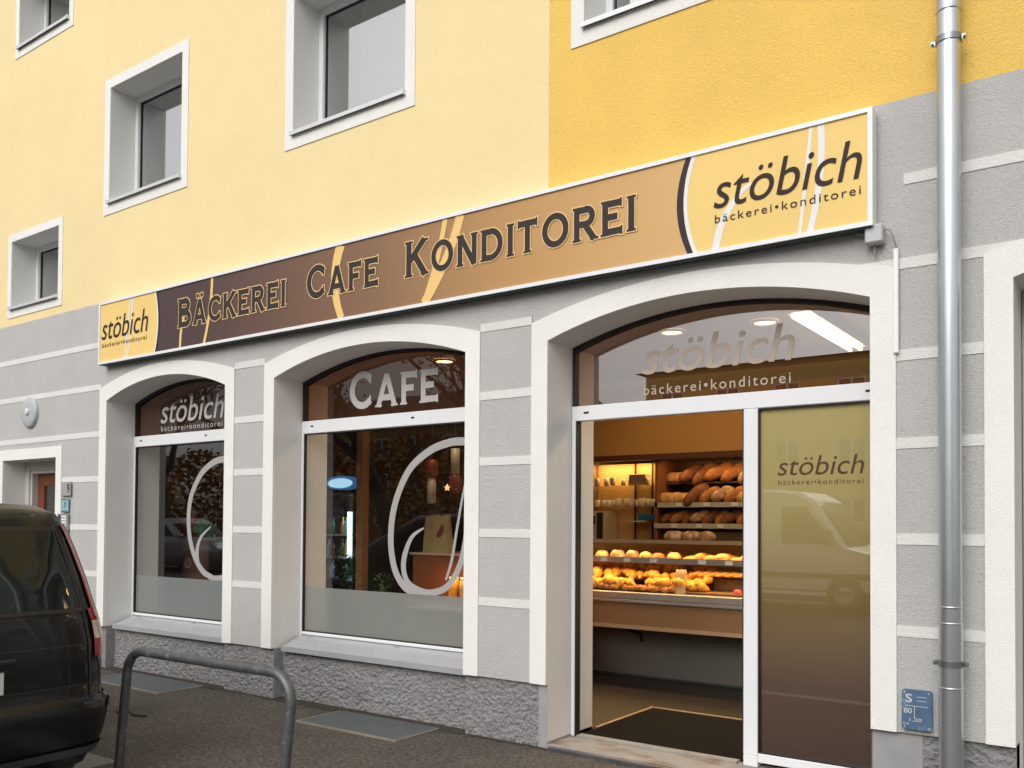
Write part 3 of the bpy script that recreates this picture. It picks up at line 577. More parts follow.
dm_.add(vs, [[2 * i, 2 * i + 1, 2 * i + 3, 2 * i + 2] for i in range(n_)]); o = obj('dirt', dm_, mat('damp_dirt', (.055, .042, .030), .95, bumps=((60, .9, .02),), var=((9, .35), (60, .5)), spots=((14, .58, .7, (.06, .07, .03), None),))); o['kind'] = 'stuff'
tw = MB().tube(spline([(-6.60, -1.10, .008), (-6.48, -1.06, .016), (-6.38, -1.08, .010), (-6.26, -1.05, .012)], 1)[0], .007, 6); tw.tube([(-6.42, -1.07, .012), (-6.36, -1.12, .02)], .004, 5); o = obj('twig', tw, mat('dead_twig', (.05, .022, .012), .9), at=(-6.43, -1.07, 0)); tag(o, 'short brown twig lying on the pavement inside the bicycle hoop', 'twig')
# bicycle rack
def hoop(xa, xb, y, top, r, lean, cr=.15):
    pts = [(xa - .05, y, -.1), (xa - .02, y, top - cr - .25), (xa, y, top - cr)]
    pts += [(xa + cr - cr * math.cos(R(a)), y, top - cr + cr * math.sin(R(a))) for a in range(10, 90, 10)] + [(xa + cr, y, top), (xb - cr, y, top)]
    pts += [(xb - cr + cr * math.sin(R(a)), y, top - cr + cr * math.cos(R(a))) for a in range(10, 90, 10)] + [(xb, y, top - cr), (xb - .02, y, top - cr - .25), (xb - .05, y, -.1)]
    return MB().tube([(p[0] + lean * p[2], p[1] + .02 * p[2], p[2]) for p in pts], r, 16)
o = obj('bike_rack', hoop(-5.03, -3.555, -1.98, .728, .0275, .02), M_galv, at=(-4.3, -1.98, 0)); tag(o, 'grey tubular bicycle hoop on the pavement edge in front of the windows', 'bike rack')

# ------------------------------------------------------------------ interior of shop and cafe
FZ = .03
inn = MB(); inn.box(-14, 6, .602, 6.5, FZ - .05, FZ); obj('shop_floor', inn, mat('shop_floor_tile', (.020, .016, .0135), .5, spec=.25, var=((2, .15), (12, .12)), spots=((2.2, .5, .7, (.034, .019, .013), None),)), building)
inn = MB(); inn.box(-3.28, -1.25, .366, .602, FZ - .05, FZ - .001); obj('shop_floor', inn, MATS['shop_floor_tile'], building)
inn = MB(); inn.box(-14, 6, .602, 6.5, 3.0, 3.05); obj('shop_ceiling', inn, mat('shop_ceiling_paint', (.62, .55, .48), .9), building)
inn = MB(); inn.box(-14, 6, 6.3, 6.5, FZ, 3); inn.box(-14, -13.8, .602, 6.3, FZ, 3); inn.box(5.8, 6, .602, 6.3, FZ, 3)
inn.sheet([(-14, FZ)] + [q for a, b in ((-10.9, -9.7),) for q in ((a, FZ), (a, 2.3), (b, 2.3), (b, FZ))] + [q for a, b, z in SHOP[:4] for q in ([(a, FZ)] + arch(a, b) + [(b, FZ)])] + [(6, FZ), (6, 3), (-14, 3)], .602)
for a, b, z in SHOP[:2]: inn.box(a, b, .36, .602, FZ, .46)
obj('interior_wall', inn, mat('interior_brown_wall', (.26, .17, .11), .85, var=((2, .06),)), building)
va = MB(); va.box(-5.62, .8, 4.15, 4.19, 2.30, 2.999); obj('valance', va, mat('orange_brown_paint', (.47, .25, .08), .6, var=((2, .05),)), building)
va = MB(); va.box(-5.62, .8, 4.13, 4.195, 2.235, 2.299); obj('valance_edge', va, mat('dark_red_timber', (.09, .025, .012), .5), building)
pw = MB(); pw.box(-5.75, -5.63, 3.2, 6.3, FZ, 3); obj('partition', pw, MATS['interior_brown_wall'], building)
# mat
dm = thing('doormat', 'dark entrance mat in a pale metal frame just inside the door', 'doormat', (-2.2, 1, FZ))
m = MB(); m.box(-3.262, -1.2, .40, 1.488, FZ, FZ + .006); obj('pile', m, mat('mat_pile', (.012, .0105, .0095), .95, spec=.08, bumps=((180, .8, .01),), var=((90, .3),)), dm)
m = MB(); m.box(-3.29, -1.17, 1.49, 1.512, FZ, FZ + .011); m.box(-3.285, -3.264, .62, 1.489, FZ, FZ + .011); obj('frame', m, mat('brass_angle', (.50, .36, .24), .4, .5), dm)
# display counter
ct = thing('display_counter', 'long bakery counter with glazed pastry trays and wooden fascia', 'counter', (-3, 2.5, FZ))
CX0, CX1 = -5.5, -1.0
obj('kick_panel', MB().box(CX0, CX1, 2.76, 3.1, FZ, .60), mat('grey_kick_panel', (.15, .14, .125), .5, var=((2, .08),)), ct)
obj('toe_strip', MB().box(CX0, CX1, 2.748, 2.759, FZ, .05), mat('dark_toe', (.05, .06, .06), .4), ct)
obj('fascia', MB().box(CX0, CX1, 2.45, 2.49, .56, .765), mat('beech_veneer', (.31, .175, .085), .4, var=((2, .1),), stretch=(.5, 1, 9)), ct)
m = MB(); m.box(CX0, CX1, 2.44, 2.50, .525, .559); obj('fascia_lip', m, mat('pale_beech', (.50, .34, .21), .4), ct)
m = MB(); m.box(CX0, CX1, 2.49, 3.1, .605, .62); obj('underside', m, M_black, ct)
m = MB(); m.box(CX0, CX1, 2.425, 2.50, .768, .80, bev=.006); m.box(CX0, CX1, 2.435, 2.50, .803, .868, bev=.006); obj('steel_rail', m, M_alu, ct)
m = MB(); m.add([(CX0, 2.49, .868), (CX1, 2.49, .868), (CX1, 3.05, .94), (CX0, 3.05, .94)], [[0, 1, 2, 3]]); obj('tray', m, mat('steel_tray', (.40, .36, .32), .35, .7), ct)
m = MB(); m.box(CX0, CX1, 2.46, 3.05, 1.150, 1.158); m.box(CX0, CX1, 2.445, 2.458, 1.142, 1.195); obj('upper_tray', m, mat('satin_steel', (.55, .53, .50), .3, .8), ct)
m = MB(); m.box(CX0, CX1, 2.48, 3.1, 1.335, 1.347); m.box(CX0, CX1, 2.467, 2.479, 1.325, 1.36); obj('top_slab', m, mat('smoked_top', (.40, .29, .19), .2, .2), ct)
for xx in (-4.02, -2.86):
    m = MB(); m.tube([(xx - .30, 2.60, .545), (xx, 2.735, .445), (xx, 2.74, .37)], .012, 8); obj('strut', m, M_black, ct)
obj('back_panel', MB().box(CX0, CX1, 3.06, 3.09, .62, 1.33), mat('cream_laminate', (.62, .42, .2), .5), ct)

# bread in many shapes
def crust(name, c1, c2): return mat(name, c1, .62, var=((9, .12), (40, .18)), spots=((11, .45, .68, c2, None),), bumps=((35, .5, .012), (120, .3, .004)), spec=.3)
M_cro = crust('croissant_crust', (.62, .27, .045), (.80, .47, .12)); M_dark = crust('dark_crust', (.15, .052, .02), (.30, .13, .06)); M_brown = crust('brown_crust', (.33, .125, .035), (.50, .24, .09)); M_light = crust('light_crust', (.58, .29, .09), (.75, .52, .28)); M_flour = crust('floured_crust', (.36, .19, .10), (.72, .60, .46))
def loaf_mesh(a, b, c, slits=3, seed=0):
    m = MB(); nu, nv = 20, 12; vs = []
    for j in range(nv + 1):
        th = math.pi * j / nv
        for i in range(nu):
            ph = 2 * math.pi * i / nu; d = Vector((math.cos(th), math.sin(th) * math.cos(ph), math.sin(th) * math.sin(ph)))
            k = 1 + .07 * noise.noise(d * 2.2 + Vector((seed, 0, 0))); p = Vector((a * abs(d.x) ** .8 * (1 if d.x > 0 else -1), b * d.y, c * d.z)) * k
            if d.z > .2 and slits: p.z -= .10 * c * max(0, math.cos((p.x / a * slits + .3 * d.y) * math.pi)) ** 6
            if p.z < -c * .55: p.z = -c * .55 + (p.z + c * .55) * .15
            vs.append((p.x, p.y, p.z + c * .62))
    m.add(vs, [[j * nu + i, j * nu + (i + 1) % nu, (j + 1) * nu + (i + 1) % nu, (j + 1) * nu + i] for j in range(nv) for i in range(nu)], 0, True); return m
def croissant_mesh(seed=0):
    m = MB(); pts = []; rs = []; n = 25
    for i in range(n):
        t = i / (n - 1) * 2 - 1; a = t * 1.25; pts.append((.075 * math.sin(a), .075 - .075 * math.cos(a), .028 * (1 - .35 * abs(t))))
        rs.append(max(.006, .033 * (1 - abs(t) ** 1.6) + .008) * (1 + .11 * math.cos(t * 17)))
    return m.tube(pts, rs, 12)
def proto(name, m, mt): o = obj(name, m, mt); return o
def tilt(): return random.uniform(-.5, .5)
USED = {}
def place(key, mesh_fn, mt, name, cat, loc, rot, scale, label, group):
    if key not in USED:
        o = obj(name, mesh_fn(), mt); USED[key] = o
    else:
        o = USED[key].copy(); COL.objects.link(o)
        if o.data.materials[0] != mt: pass
    o.location = loc; o.rotation_euler = rot; o.scale = (scale,) * 3; tag(o, label, cat, group); return o
# heap of croissants and buns on the lower tray
for i in range(64):
    x = -4.75 + 1.50 * ((i * .618) % 1) + random.uniform(-.03, .03); row = i % 4; y = 2.56 + .115 * row + random.uniform(-.03, .03); z = .895 + (y - 2.49) * .13 + .066 * row + random.uniform(0, .035)
    if i % 4 == 3 or i % 7 == 2: place('bun', lambda: loaf_mesh(.052, .048, .036, 2, 4), M_cro, 'pastry', 'pastry', (x, y, z), (tilt(), tilt(), random.uniform(0, 6)), random.uniform(.9, 1.2), 'small glossy bun among the croissants heaped in the counter', 'buns heaped on the lower tray')
    else: place('cro', croissant_mesh, M_cro, 'croissant', 'croissant', (x, y, z), (R(random.uniform(-40, 10)), tilt(), random.uniform(-1, 1) + (math.pi if i % 2 else 0)), random.uniform(.95, 1.3), 'golden croissant in the heap on the lower counter tray', 'croissants heaped on the lower tray')
for i in range(16):
    x = -4.7 + .075 * i + random.uniform(-.02, .02); place('nut', lambda: loaf_mesh(.06, .045, .035, 3, 9), M_brown, 'pastry', 'pastry', (x, 2.535 + random.uniform(-.015, .02), .878), (0, tilt() * .5, random.uniform(0, 6)), random.uniform(.9, 1.1), 'brown pastry in the front row below the croissants', 'brown pastries in front of the croissants')
for i, (x, c) in enumerate(((-2.98, (.55, .05, .06)), (-2.86, (.70, .42, .22)), (-2.76, (.06, .03, .025)), (-2.66, (.5, .08, .05)))):
    lab = ('pink iced cake', 'beige iced cake', 'dark chocolate cake', 'red fruit cake')[i]; m = MB(); m.lathe([(0, .055), (.025, .054), (.038, .04), (.04, .01), (.036, 0)], (0, 0, 0), 14); o = obj('small_cake', m, mat(lab.replace(' ', '_'), c, .4, bumps=((60, .3, .005),))); o.location = (x, 2.56, .878); tag(o, lab + ' on the front of the counter tray', 'cake')
m = MB(); m.box(-3.55, -1.2, 2.52, 2.95, .88, .895); m.box(-3.3, -1.2, 2.8, 2.815, .895, 1.0); o = obj('cake_board', m, mat('wooden_board', (.36, .20, .08), .5, var=((3, .1),)), at=(-2.5, 2.7, .88)); tag(o, 'wooden board behind the small cakes in the counter', 'board')
for i in range(7):
    x = -3.35 + i * .085; m_ = lambda: MB().tube([(-.11, 0, .02), (-.04, 0, .035), (.04, 0, .035), (.11, 0, .02)], [.008, .022, .022, .008], 10)
    place('stick', m_, M_light, 'bread_stick', 'bread', (x, 2.66, 1.02), (.2, 0, .55), 1.1, 'slim bread stick lined up on the right of the lower tray', 'bread sticks on the lower tray')
for xx in (-4.30, -4.05, -3.78, -3.30, -3.05): obj('price_tag', MB().box(xx, xx + .07, 2.4405, 2.4435, 1.150, 1.185), M_wprint, ct)
pc = thing('price_card', 'cream upright price card standing in the croissant heap', 'price card', (-3.5, 2.5, .87))
m = MB(); m.add([(-3.555, 2.505, .862), (-3.455, 2.505, .862), (-3.455, 2.525, 1.09), (-3.555, 2.525, 1.09), (-3.555, 2.509, .862), (-3.455, 2.509, .862), (-3.455, 2.529, 1.09), (-3.555, 2.529, 1.09)], [[0, 1, 2, 3], [4, 5, 6, 7], [0, 1, 5, 4], [2, 3, 7, 6], [0, 3, 7, 4], [1, 2, 6, 5]]); obj('card', m, mat('cream_card', (.62, .42, .22), .6), pc)
# loaves on the upper tray
for i, (x, kind) in enumerate(((-4.36, 0), (-4.19, 1), (-4.03, 1), (-3.89, 0), (-3.76, 2), (-3.60, 0), (-4.55, 0))):
    place(('ut', kind)[0] + str(kind), (lambda: loaf_mesh(.065, .065, .056, 1, 1), lambda: loaf_mesh(.075, .06, .062, 2, 2), lambda: loaf_mesh(.07, .06, .05, 3, 3))[kind], (M_light, M_flour, M_brown)[kind], 'bread_roll', 'bread roll', (x, 2.58, 1.158), (0, 0, i * .7), 1.0, ('round golden roll in the row on the upper counter tray', 'tall floured roll in the row on the upper counter tray', 'dark seeded roll in the row on the upper counter tray')[kind], 'rolls on the upper counter tray')
for i in range(9):
    x = -3.42 + i * .075; place('strudel', lambda: loaf_mesh(.11, .05, .04, 4, 6), M_light, 'pastry', 'pastry', (x, 2.6 + .05 * (i % 2), 1.158 + .025 * (i % 3 == 1)), (0, .2 * ((i % 3) - 1), .4 + i), 1.0, 'golden braided pastry piled right of the rolls', 'pastries right of the rolls on the upper tray')
# bread rack at the back
bk = thing('bread_rack', 'dark wooden bread rack with three shelves behind the counter', 'bread rack', (-3, 4.4, FZ))
BX0, BX1 = -4.58, -1.2
M_dw = mat('dark_walnut', (.085, .035, .016), .5, var=((2, .2),), stretch=(1, 1, 6))
obj('back_panel', MB().box(BX0, BX1, 4.68, 4.71, FZ, 2.234), M_dw, bk); obj('side_panel', MB().box(BX0 - .03, BX0 - .001, 4.2, 4.70, FZ, 2.234), mat('red_brown_panel', (.24, .085, .03), .5), bk)
for zc, y0 in ((1.965, 4.42), (1.715, 4.22), (1.48, 4.2)):
    m = MB(); m.box(BX0, BX1, y0, 4.679, zc, zc + .02); s_ = obj('shelf', m, M_dw, bk)
    if zc < 1.9: m = MB(); m.box(BX0 - .03, BX1, y0 - .02, y0 - .001, zc - .02, zc + .035); obj('price_rail', m, mat('price_rail_grey', (.52, .46, .40), .4), s_)
for zc, y0, xs in ((1.715, 4.197, (-4.35, -4.02, -3.70, -3.30)), (1.48, 4.177, (-4.40, -4.1, -3.85, -3.52, -3.2))):
    for xx in xs: obj('price_tag', MB().box(xx, xx + .075, y0 - .004, y0 - .001, zc - .012, zc + .03), M_wprint, bk)
obj('base_cabinet', MB().box(BX0, BX1, 4.15, 4.679, FZ, 1.20), mat('cabinet_brown', (.20, .11, .05), .5), bk)
m = MB(); m.box(BX0 + .05, BX1, 4.60, 4.675, 1.30, 1.42); obj('backlight_panel', m, mat('cream_panel', (.70, .52, .30), .5), bk)
for zc, y, n, dx, kinds, lab in ((1.985, 4.52, 14, .175, 'bddmmf', 'the top shelf of the bread rack'), (1.736, 4.34, 17, .155, 'bbdmfm', 'the middle shelf of the bread rack'), (1.50, 4.32, 20, .125, 'dmdfdm', 'the lowest shelf of the bread rack')):
    for i in range(n):
        k = kinds[i % len(kinds)]; mt = {'b': M_light, 'd': M_dark, 'm': M_brown, 'f': M_flour}[k]; lb = {'b': 'long golden loaf lying on ', 'd': 'dark rye loaf leaning on ', 'm': 'brown crusty loaf leaning on ', 'f': 'floured loaf leaning on '}[k]
        sc = (1.15 if zc > 1.9 else 1.05 if zc > 1.6 else .85) * random.uniform(.9, 1.1)
        place('L' + k, {'b': lambda: loaf_mesh(.17, .08, .075, 4, 11), 'd': lambda: loaf_mesh(.17, .07, .07, 4, 12), 'm': lambda: loaf_mesh(.16, .065, .07, 5, 13), 'f': lambda: loaf_mesh(.15, .075, .07, 3, 14)}[k], mt, 'loaf', 'loaf', (BX0 + .12 + i * dx, y, zc + (.0 if k == 'b' else .06)), (0, 0, .1) if k == 'b' else (R(random.uniform(-10, 15)), R(-random.uniform(22, 48)), R(52) + random.uniform(-.2, .2)), sc, lb + lab, 'loaves on ' + lab)
for i, (x, zz) in enumerate(((-3.80, 1.38), (-3.62, 1.38), (-3.46, 1.375))):
    place('rb', lambda: loaf_mesh(.12, .10, .07, 1, 21), M_flour, 'loaf', 'loaf', (x, 3.0, 1.348), (0, 0, i), .85, 'rounded floured loaf lying on the counter top', 'loaves lying on the counter top')
# glass shelves with cups on the left
gsu = thing('glass_shelf_unit', 'back lit wall unit with glass shelves of cups behind the counter', 'shelf', (-5.1, 4.6, 1))
obj('back_panel', MB().box(-5.62, BX0 - .031, 4.66, 4.69, FZ, 2.234), mat('warm_cream_panel', (.55, .35, .16), .55), gsu)
for zc in (1.955, 1.70): obj('shelf', MB().box(-5.62, BX0 - .035, 4.40, 4.655, zc, zc + .010), glass('shelf_glass', (.86, .84, .78), .06), gsu)
obj('shelf', MB().box(-5.10, -4.83, 4.40, 4.655, 1.53, 1.545), mat('pale_shelf', (.55, .5, .42), .4), gsu)
for xx in (-5.10, -4.87): obj('upright', MB().box(xx, xx + .012, 4.63, 4.655, 1.2, 2.234), M_black, gsu)
cup = lambda: MB().lathe([(.0, 0), (.026, 0), (.030, .03), (.036, .09), (.033, .09), (.027, .006), (0, .006)], (0, 0, 0), 14)
M_cup = mat('smoky_glassware', (.34, .30, .25), .15, .1); M_cup2 = mat('white_crockery', (.7, .66, .58), .3)
for zc, n in ((1.966, 8), (1.711, 12)):
    for i in range(n): place('cup' + str(zc), cup, M_cup if zc > 1.8 else M_cup2, 'drinking_glass', 'glass', (-5.55 + i * (.92 / n) + random.uniform(-.015, .015), 4.5 + .06 * (i % 2), zc), (0, 0, 0), random.uniform(.9, 1.15), 'smoky glass on the upper glass shelf' if zc > 1.8 else 'pale cup on the lower glass shelf', 'glasses on the upper glass shelf' if zc > 1.8 else 'cups on the lower glass shelf')
m = MB(); m.box(-.11, .11, -.06, .06, 0, .13, bev=.004); o = obj('carton', m, mat('tan_carton', (.45, .32, .2), .6)); o.location = (-4.98, 4.53, 1.966); tag(o, 'square tan carton among the glasses on the upper glass shelf', 'box')
m = MB(); m.box(-.22, .16, -.05, .05, 0, .075, bev=.006); o = obj('blue_box', m, mat('blue_plastic', (.02, .14, .38), .35)); o.location = (-4.74, 4.5, 1.55); tag(o, 'flat blue box below the glass shelves', 'box')
m = MB(); m.prism(rect((-5.62, -5.33, 1.25, 1.66)), 4.30, 4.62, bev if False else ()); o = obj('coffee_machine', m, mat('machine_cream', (.55, .45, .32), .4), at=(-5.47, 4.46, 1.25))
m = MB(); m.box(-5.42, -5.345, 4.285, 4.2995, 1.28, 1.64); m.box(-5.60, -5.45, 4.285, 4.2995, 1.5, 1.6); obj('machine_front', m, M_black, o); tag(o, 'cream coffee machine with black front standing below the glass shelves', 'coffee machine')
m = MB(); m.box(-5.62, BX0 - .04, 4.25, 4.655, 1.18, 1.24); m.box(-5.62, BX0 - .04, 4.3, 4.655, FZ, 1.179); o = obj('sideboard', m, mat('sideboard_laminate', (.40, .30, .2), .5), at=(-5.1, 4.45, FZ)); tag(o, 'plain sideboard carrying the coffee machine behind the counter', 'sideboard')

# ceiling lights
fl = thing('fluorescent_light', 'twin tube fluorescent ceiling light above the shop entrance', 'ceiling light', (-1.95, 1.75, 2.99))
obj('housing', MB().box(-2.04, -1.86, 1.0, 2.5, 2.945, 2.999, bev=.006), M_white, fl)
for xx in (-1.99, -1.91): obj('tube', MB().tube([(xx, 1.04, 2.925), (xx, 2.46, 2.925)], .014, 10), mat('lit_tube', (.9, .9, .85), .4, emit=((1, .86, .66), 5)), fl)
def downlight(x, y, label):
    o = thing('downlight', label, 'ceiling light', (x, y, 2.99), 'round ceiling downlights')
    obj('ring', MB().lathe([(.10, .008), (.10, -.004), (.085, -.012), (.078, .0)], (x, y, 2.99), 24), M_white, o); obj('bulb', MB().lathe([(.078, 0), (.05, -.006), (0, -.008)], (x, y, 2.99), 20), mat('lit_bulb', (.9, .85, .7), .4, emit=((1, .80, .52), 6)), o)
downlight(-3.02, 1.31, 'round downlight above the s of the door arch lettering'); downlight(-2.31, 1.38, 'round downlight above the middle of the door arch lettering'); downlight(-5.29, 1.28, 'round downlight above the word CAFE')
def area(name, loc, rot, sx_, sy_, p, col):
    l = bpy.data.lights.new(name, 'AREA'); l.shape = 'RECTANGLE'; l.size = sx_; l.size_y = sy_; l.energy = p; l.color = col
    o = bpy.data.objects.new(name, l); COL.objects.link(o); o.location = loc; o.rotation_euler = rot; return o
WARM = (1, .62, .24)
area('tube_lamp', (-1.95, 1.75, 2.90), (0, 0, 0), .1, 1.4, 4.5, (1, .84, .62))
for x, y in ((-3.02, 1.31), (-2.31, 1.38), (-5.29, 1.28)): area('bulb_lamp', (x, y, 2.96), (0, 0, 0), .12, .12, 2.2, (1, .74, .42))
area('tray_lamp', (-3.3, 2.52, 1.135), (R(-25), 0, 0), 4.2, .03, 7.5, WARM)
area('upper_tray_lamp', (-3.3, 2.52, 1.32), (R(-25), 0, 0), 4.2, .03, 7, WARM)
area('unit_lamp', (-5.1, 4.52, 2.225), (R(18), 0, 0), 1.0, .04, 2.2, (1, .60, .20))
area('rack_lamp', (-3.0, 4.25, 2.22), (R(25), 0, 0), 3.0, .04, 2.2, (1, .6, .25))
area('valance_lamp', (-3.0, 3.2, 2.95), (R(28), 0, 0), 4.0, .15, 5.0, (1, .66, .28))

# cafe, seen dimly through the windows
fg = thing('drinks_fridge', 'tall drinks fridge with an oval lit header seen through the CAFE window', 'fridge', (-7.55, 2.3, FZ))
m = MB(); m.box(-7.95, -7.93, 2.0, 2.6, FZ, 1.84); m.box(-7.20, -7.18, 2.0, 2.6, FZ, 1.84); m.box(-7.93, -7.20, 2.58, 2.6, FZ, 1.84); m.box(-7.93, -7.20, 2.0, 2.58, 1.82, 1.84); m.box(-7.93, -7.20, 2.0, 2.58, FZ, .3); obj('cabinet', m, mat('fridge_black', (.03, .032, .036), .4), fg)
m = MB(); m.add([(-7.41 + .22 * math.cos(R(a)), yy, 1.945 + .078 * math.sin(R(a))) for yy in (2.0, 2.12) for a in range(0, 360, 10)], [list(range(36)), list(range(36, 72))] + [[i, (i + 1) % 36, 36 + (i + 1) % 36, 36 + i] for i in range(36)]); hd = obj('header', m, mat('header_blue', (.05, .2, .5), .4, emit=((.04, .16, .36), .2)), fg)
m = MB(); m.add([(-7.40 + .195 * math.cos(R(a)), 1.997, 1.94 + .055 * math.sin(R(a))) for a in range(0, 360, 10)], [list(range(36))]); obj('header_face', m, mat('header_face', (.6, .8, .9), .4, emit=((.42, .72, .95), .32)), hd)
m = MB()
for zc in (.6, .85, 1.1, 1.35): m.box(-7.93, -7.2, 2.03, 2.57, zc, zc + .012)
obj('shelf', m, mat('white_wire', (.6, .62, .63), .4), fg)
obj('door_glass', MB().box(-7.93, -7.2, 2.0, 2.008, .3, 1.82), glass('fridge_glass', (.8, .85, .88), .06), fg)
obj('neon_tube', MB().tube([(-7.27, 2.03, 1.1), (-7.27, 2.03, 1.62)], .03, 12), mat('neon_white', (.9, .95, 1), .3, emit=((.75, .92, 1), .8)), fg)
area('fridge_lamp', (-7.30, 2.2, 1.4), (0, R(80), 0), .9, .1, 1.5, (.75, .9, 1))
bot = lambda: MB().lathe([(0, 0), (.03, 0), (.032, .01), (.032, .12), (.012, .165), (.012, .20), (0, .2)], (0, 0, 0), 12)
BC = (('brown_bottle', (.12, .05, .02)), ('green_bottle', (.03, .13, .05)), ('amber_bottle', (.5, .25, .05)), ('clear_bottle', (.5, .55, .58)))
for zi, zc in enumerate((.612, .862, 1.112, 1.362)):
    for i in range(6):
        n_, c_ = BC[(i + zi) % 4]; place('bt' + n_, bot, mat(n_, c_, .15), 'bottle', 'bottle', (-7.86 + i * .11, 2.12 + .05 * (i % 2), zc), (0, 0, 0), 1.0, n_.replace('_', ' ') + ' standing on a lit shelf of the drinks fridge', n_.replace('_', ' ') + 's in the drinks fridge')
m = MB(); m.box(-7.15, -7.05, 2.0, 2.1, FZ, 2.999, bev=.004); o = obj('timber_post', m, mat('oak_post', (.34, .17, .07), .5, var=((3, .15),), stretch=(5, 5, .6)), at=(-7.1, 2.05, FZ)); tag(o, 'brown timber post beside the drinks fridge', 'post')
def pot_plant(x, y, z0, name, label, hgt, n, seed, mt):
    random.seed(seed); o = thing(name, label, 'plant', (x, y, z0))
    obj('pot', MB().lathe([(0, 0), (.09, 0), (.12, .2), (.125, .2), (.11, .18), (0, .17)], (x, y, z0), 18), mat('clay_pot', (.3, .12, .06), .7), o)
    m = MB()
    for i in range(n):
        a = random.uniform(0, 6.28); rr = random.uniform(.02, .26) ; zz = z0 + .2 + hgt * random.random() ** .8; rr *= 1.1 - .5 * (zz - z0 - .2) / hgt; c = Vector((x + rr * math.cos(a), y + rr * math.sin(a), zz)); d = Vector((math.cos(a), math.sin(a), random.uniform(-.2, .7))).normalized() * random.uniform(.05, .10); sd = Vector((-math.sin(a), math.cos(a), 0)) * .018
        m.add([c - d * .5, c + sd, c + d * .5, c - sd], [[0, 1, 2, 3]])
    obj('foliage', m, mt, o); m = MB(); m.tube([(x, y, z0 + .17), (x, y, z0 + .2 + hgt * .8)], .012, 6); obj('stem', m, mat('stem_green', (.1, .09, .04), .7), o)
M_leaf = mat('dark_leaf', (.045, .085, .04), .5, var=((20, .3),))
m = MB(); m.box(-7.5, -6.3, .8, 1.25, FZ, .60); m.box(-7.52, -6.28, .78, 1.27, .601, .63); o = obj('window_bench', m, mat('bench_brown', (.14, .075, .04), .5), at=(-6.9, 1, FZ)); tag(o, 'low brown bench behind the frosted band of the CAFE window', 'bench')
pot_plant(-6.29 - .05, 1.02, .63, 'potted_plant', 'bushy green plant in front of the timber post', .36, 260, 3, M_leaf); pot_plant(-5.82, 1.05, FZ + .5, 'potted_plant', 'smaller green plant beside the bushy one', .30, 160, 4, M_leaf)
# hanging lanterns
M_red = mat('red_paper', (.15, .011, .009), .5); M_ivory = mat('ivory_paper', (.36, .33, .25), .5)
def lantern(x, y, z, red_on_top, label):
    o = thing('hanging_lantern', label, 'lantern', (x, y, z), 'red and white hanging lanterns')
    obj('tube', MB().lathe([(0, 0), (.042, 0), (.042, .24), (0, .24)], (x, y, z), 16), M_ivory, o)
    zr = z + .241 if red_on_top else z - .18
    obj('lantern_body', MB().lathe([(.03, 0), (.058, .03), (.065, .10), (.055, .16), (.03, .18)], (x, y, zr), 16), M_red, o)
    top = zr + .18 if red_on_top else z + .24
    obj('cord', MB().tube([(x, y, top), (x, y, 2.99)], .003, 5), M_black, o)
lantern(-5.62, 1.5, 1.69, True, 'hanging lantern with red body above a white tube, left of the star'); lantern(-5.33, 1.5, 1.96, False, 'hanging white lantern with the red body below, nearest the window edge')
lantern(-9.72, 1.5, 1.72, True, 'hanging lantern with red body seen through the script lettered window'); lantern(-9.45, 1.9, 2.0, False, 'hanging white lantern farther back in the script lettered window')
m = MB(); pts = []
for i in range(10):
    r_ = .032 if i % 2 == 0 else .013; pts.append((-5.335 + r_ * math.sin(i * math.pi / 5), 1.83 + r_ * math.cos(i * math.pi / 5)))
m.prism(pts, 1.38, 1.40); o = obj('star', m, mat('lit_star', (.8, .5, .2), .4, emit=((1, .6, .25), .35)), at=(-5.335, 1.39, 1.83)); tag(o, 'small lit star hanging in the CAFE window', 'star')
m = MB(); m.tube([(-5.335, 1.39, 1.88), (-5.335, 1.39, 2.99)], .002, 4); obj('cord', m, M_black, o)
cbn = thing('cabinet', 'orange wooden cabinet inside the CAFE window', 'cabinet', (-5.5, 1.6, FZ))
obj('body', MB().box(-5.85, -4.4, 1.5, 2.0, FZ, 1.19), mat('orange_wood', (.17, .048, .016), .45, var=((2, .12),), stretch=(1, 1, 5)), cbn); obj('top', MB().box(-5.88, -4.38, 1.48, 2.02, 1.191, 1.215, bev=.004), mat('cabinet_top', (.35, .24, .18), .4), cbn)
m = MB(); m.box(-5.6, -4.45, 1.1, 1.48, .72, .74); m.box(-5.6, -4.45, 1.1, 1.12, .78, .80); m.box(-5.6, -5.57, 1.1, 1.48, FZ, .719); m.box(-4.48, -4.45, 1.1, 1.48, FZ, .719); o = obj('low_table', m, mat('grey_table', (.36, .37, .36), .4), at=(-5, 1.3, FZ)); tag(o, 'narrow grey serving table in front of the orange cabinet', 'table')
for i, (x, c) in enumerate(((-5.17, (.75, .28, .04)), (-5.04, (.55, .35, .12)), (-4.93, (.75, .28, .04)))):
    j = thing('storage_jar', ('orange storage jar, leftmost on the grey table', 'tan storage jar between two orange ones', 'orange storage jar, rightmost on the grey table')[i], 'jar', (x, 1.3, .741)); obj('jar', MB().lathe([(0, 0), (.05, 0), (.052, .17), (.04, .19), (0, .19)], (x, 1.3, .741 + .06), 16), mat('jar_' + str(c[1] > .3), c, .35), j); obj('lid', MB().lathe([(.045, .19), (.048, .21), (0, .215)], (x, 1.3, .741 + .06), 16), mat('jar_lid', (.5, .4, .3), .4), j); obj('foot', MB().lathe([(.05, 0), (.05, .06)], (x, 1.3, .741), 16), M_alu, j)
area('cafe_lamp', (-5.1, 1.25, 1.15), (0, 0, 0), .5, .1, 1.6, (1, .55, .2))
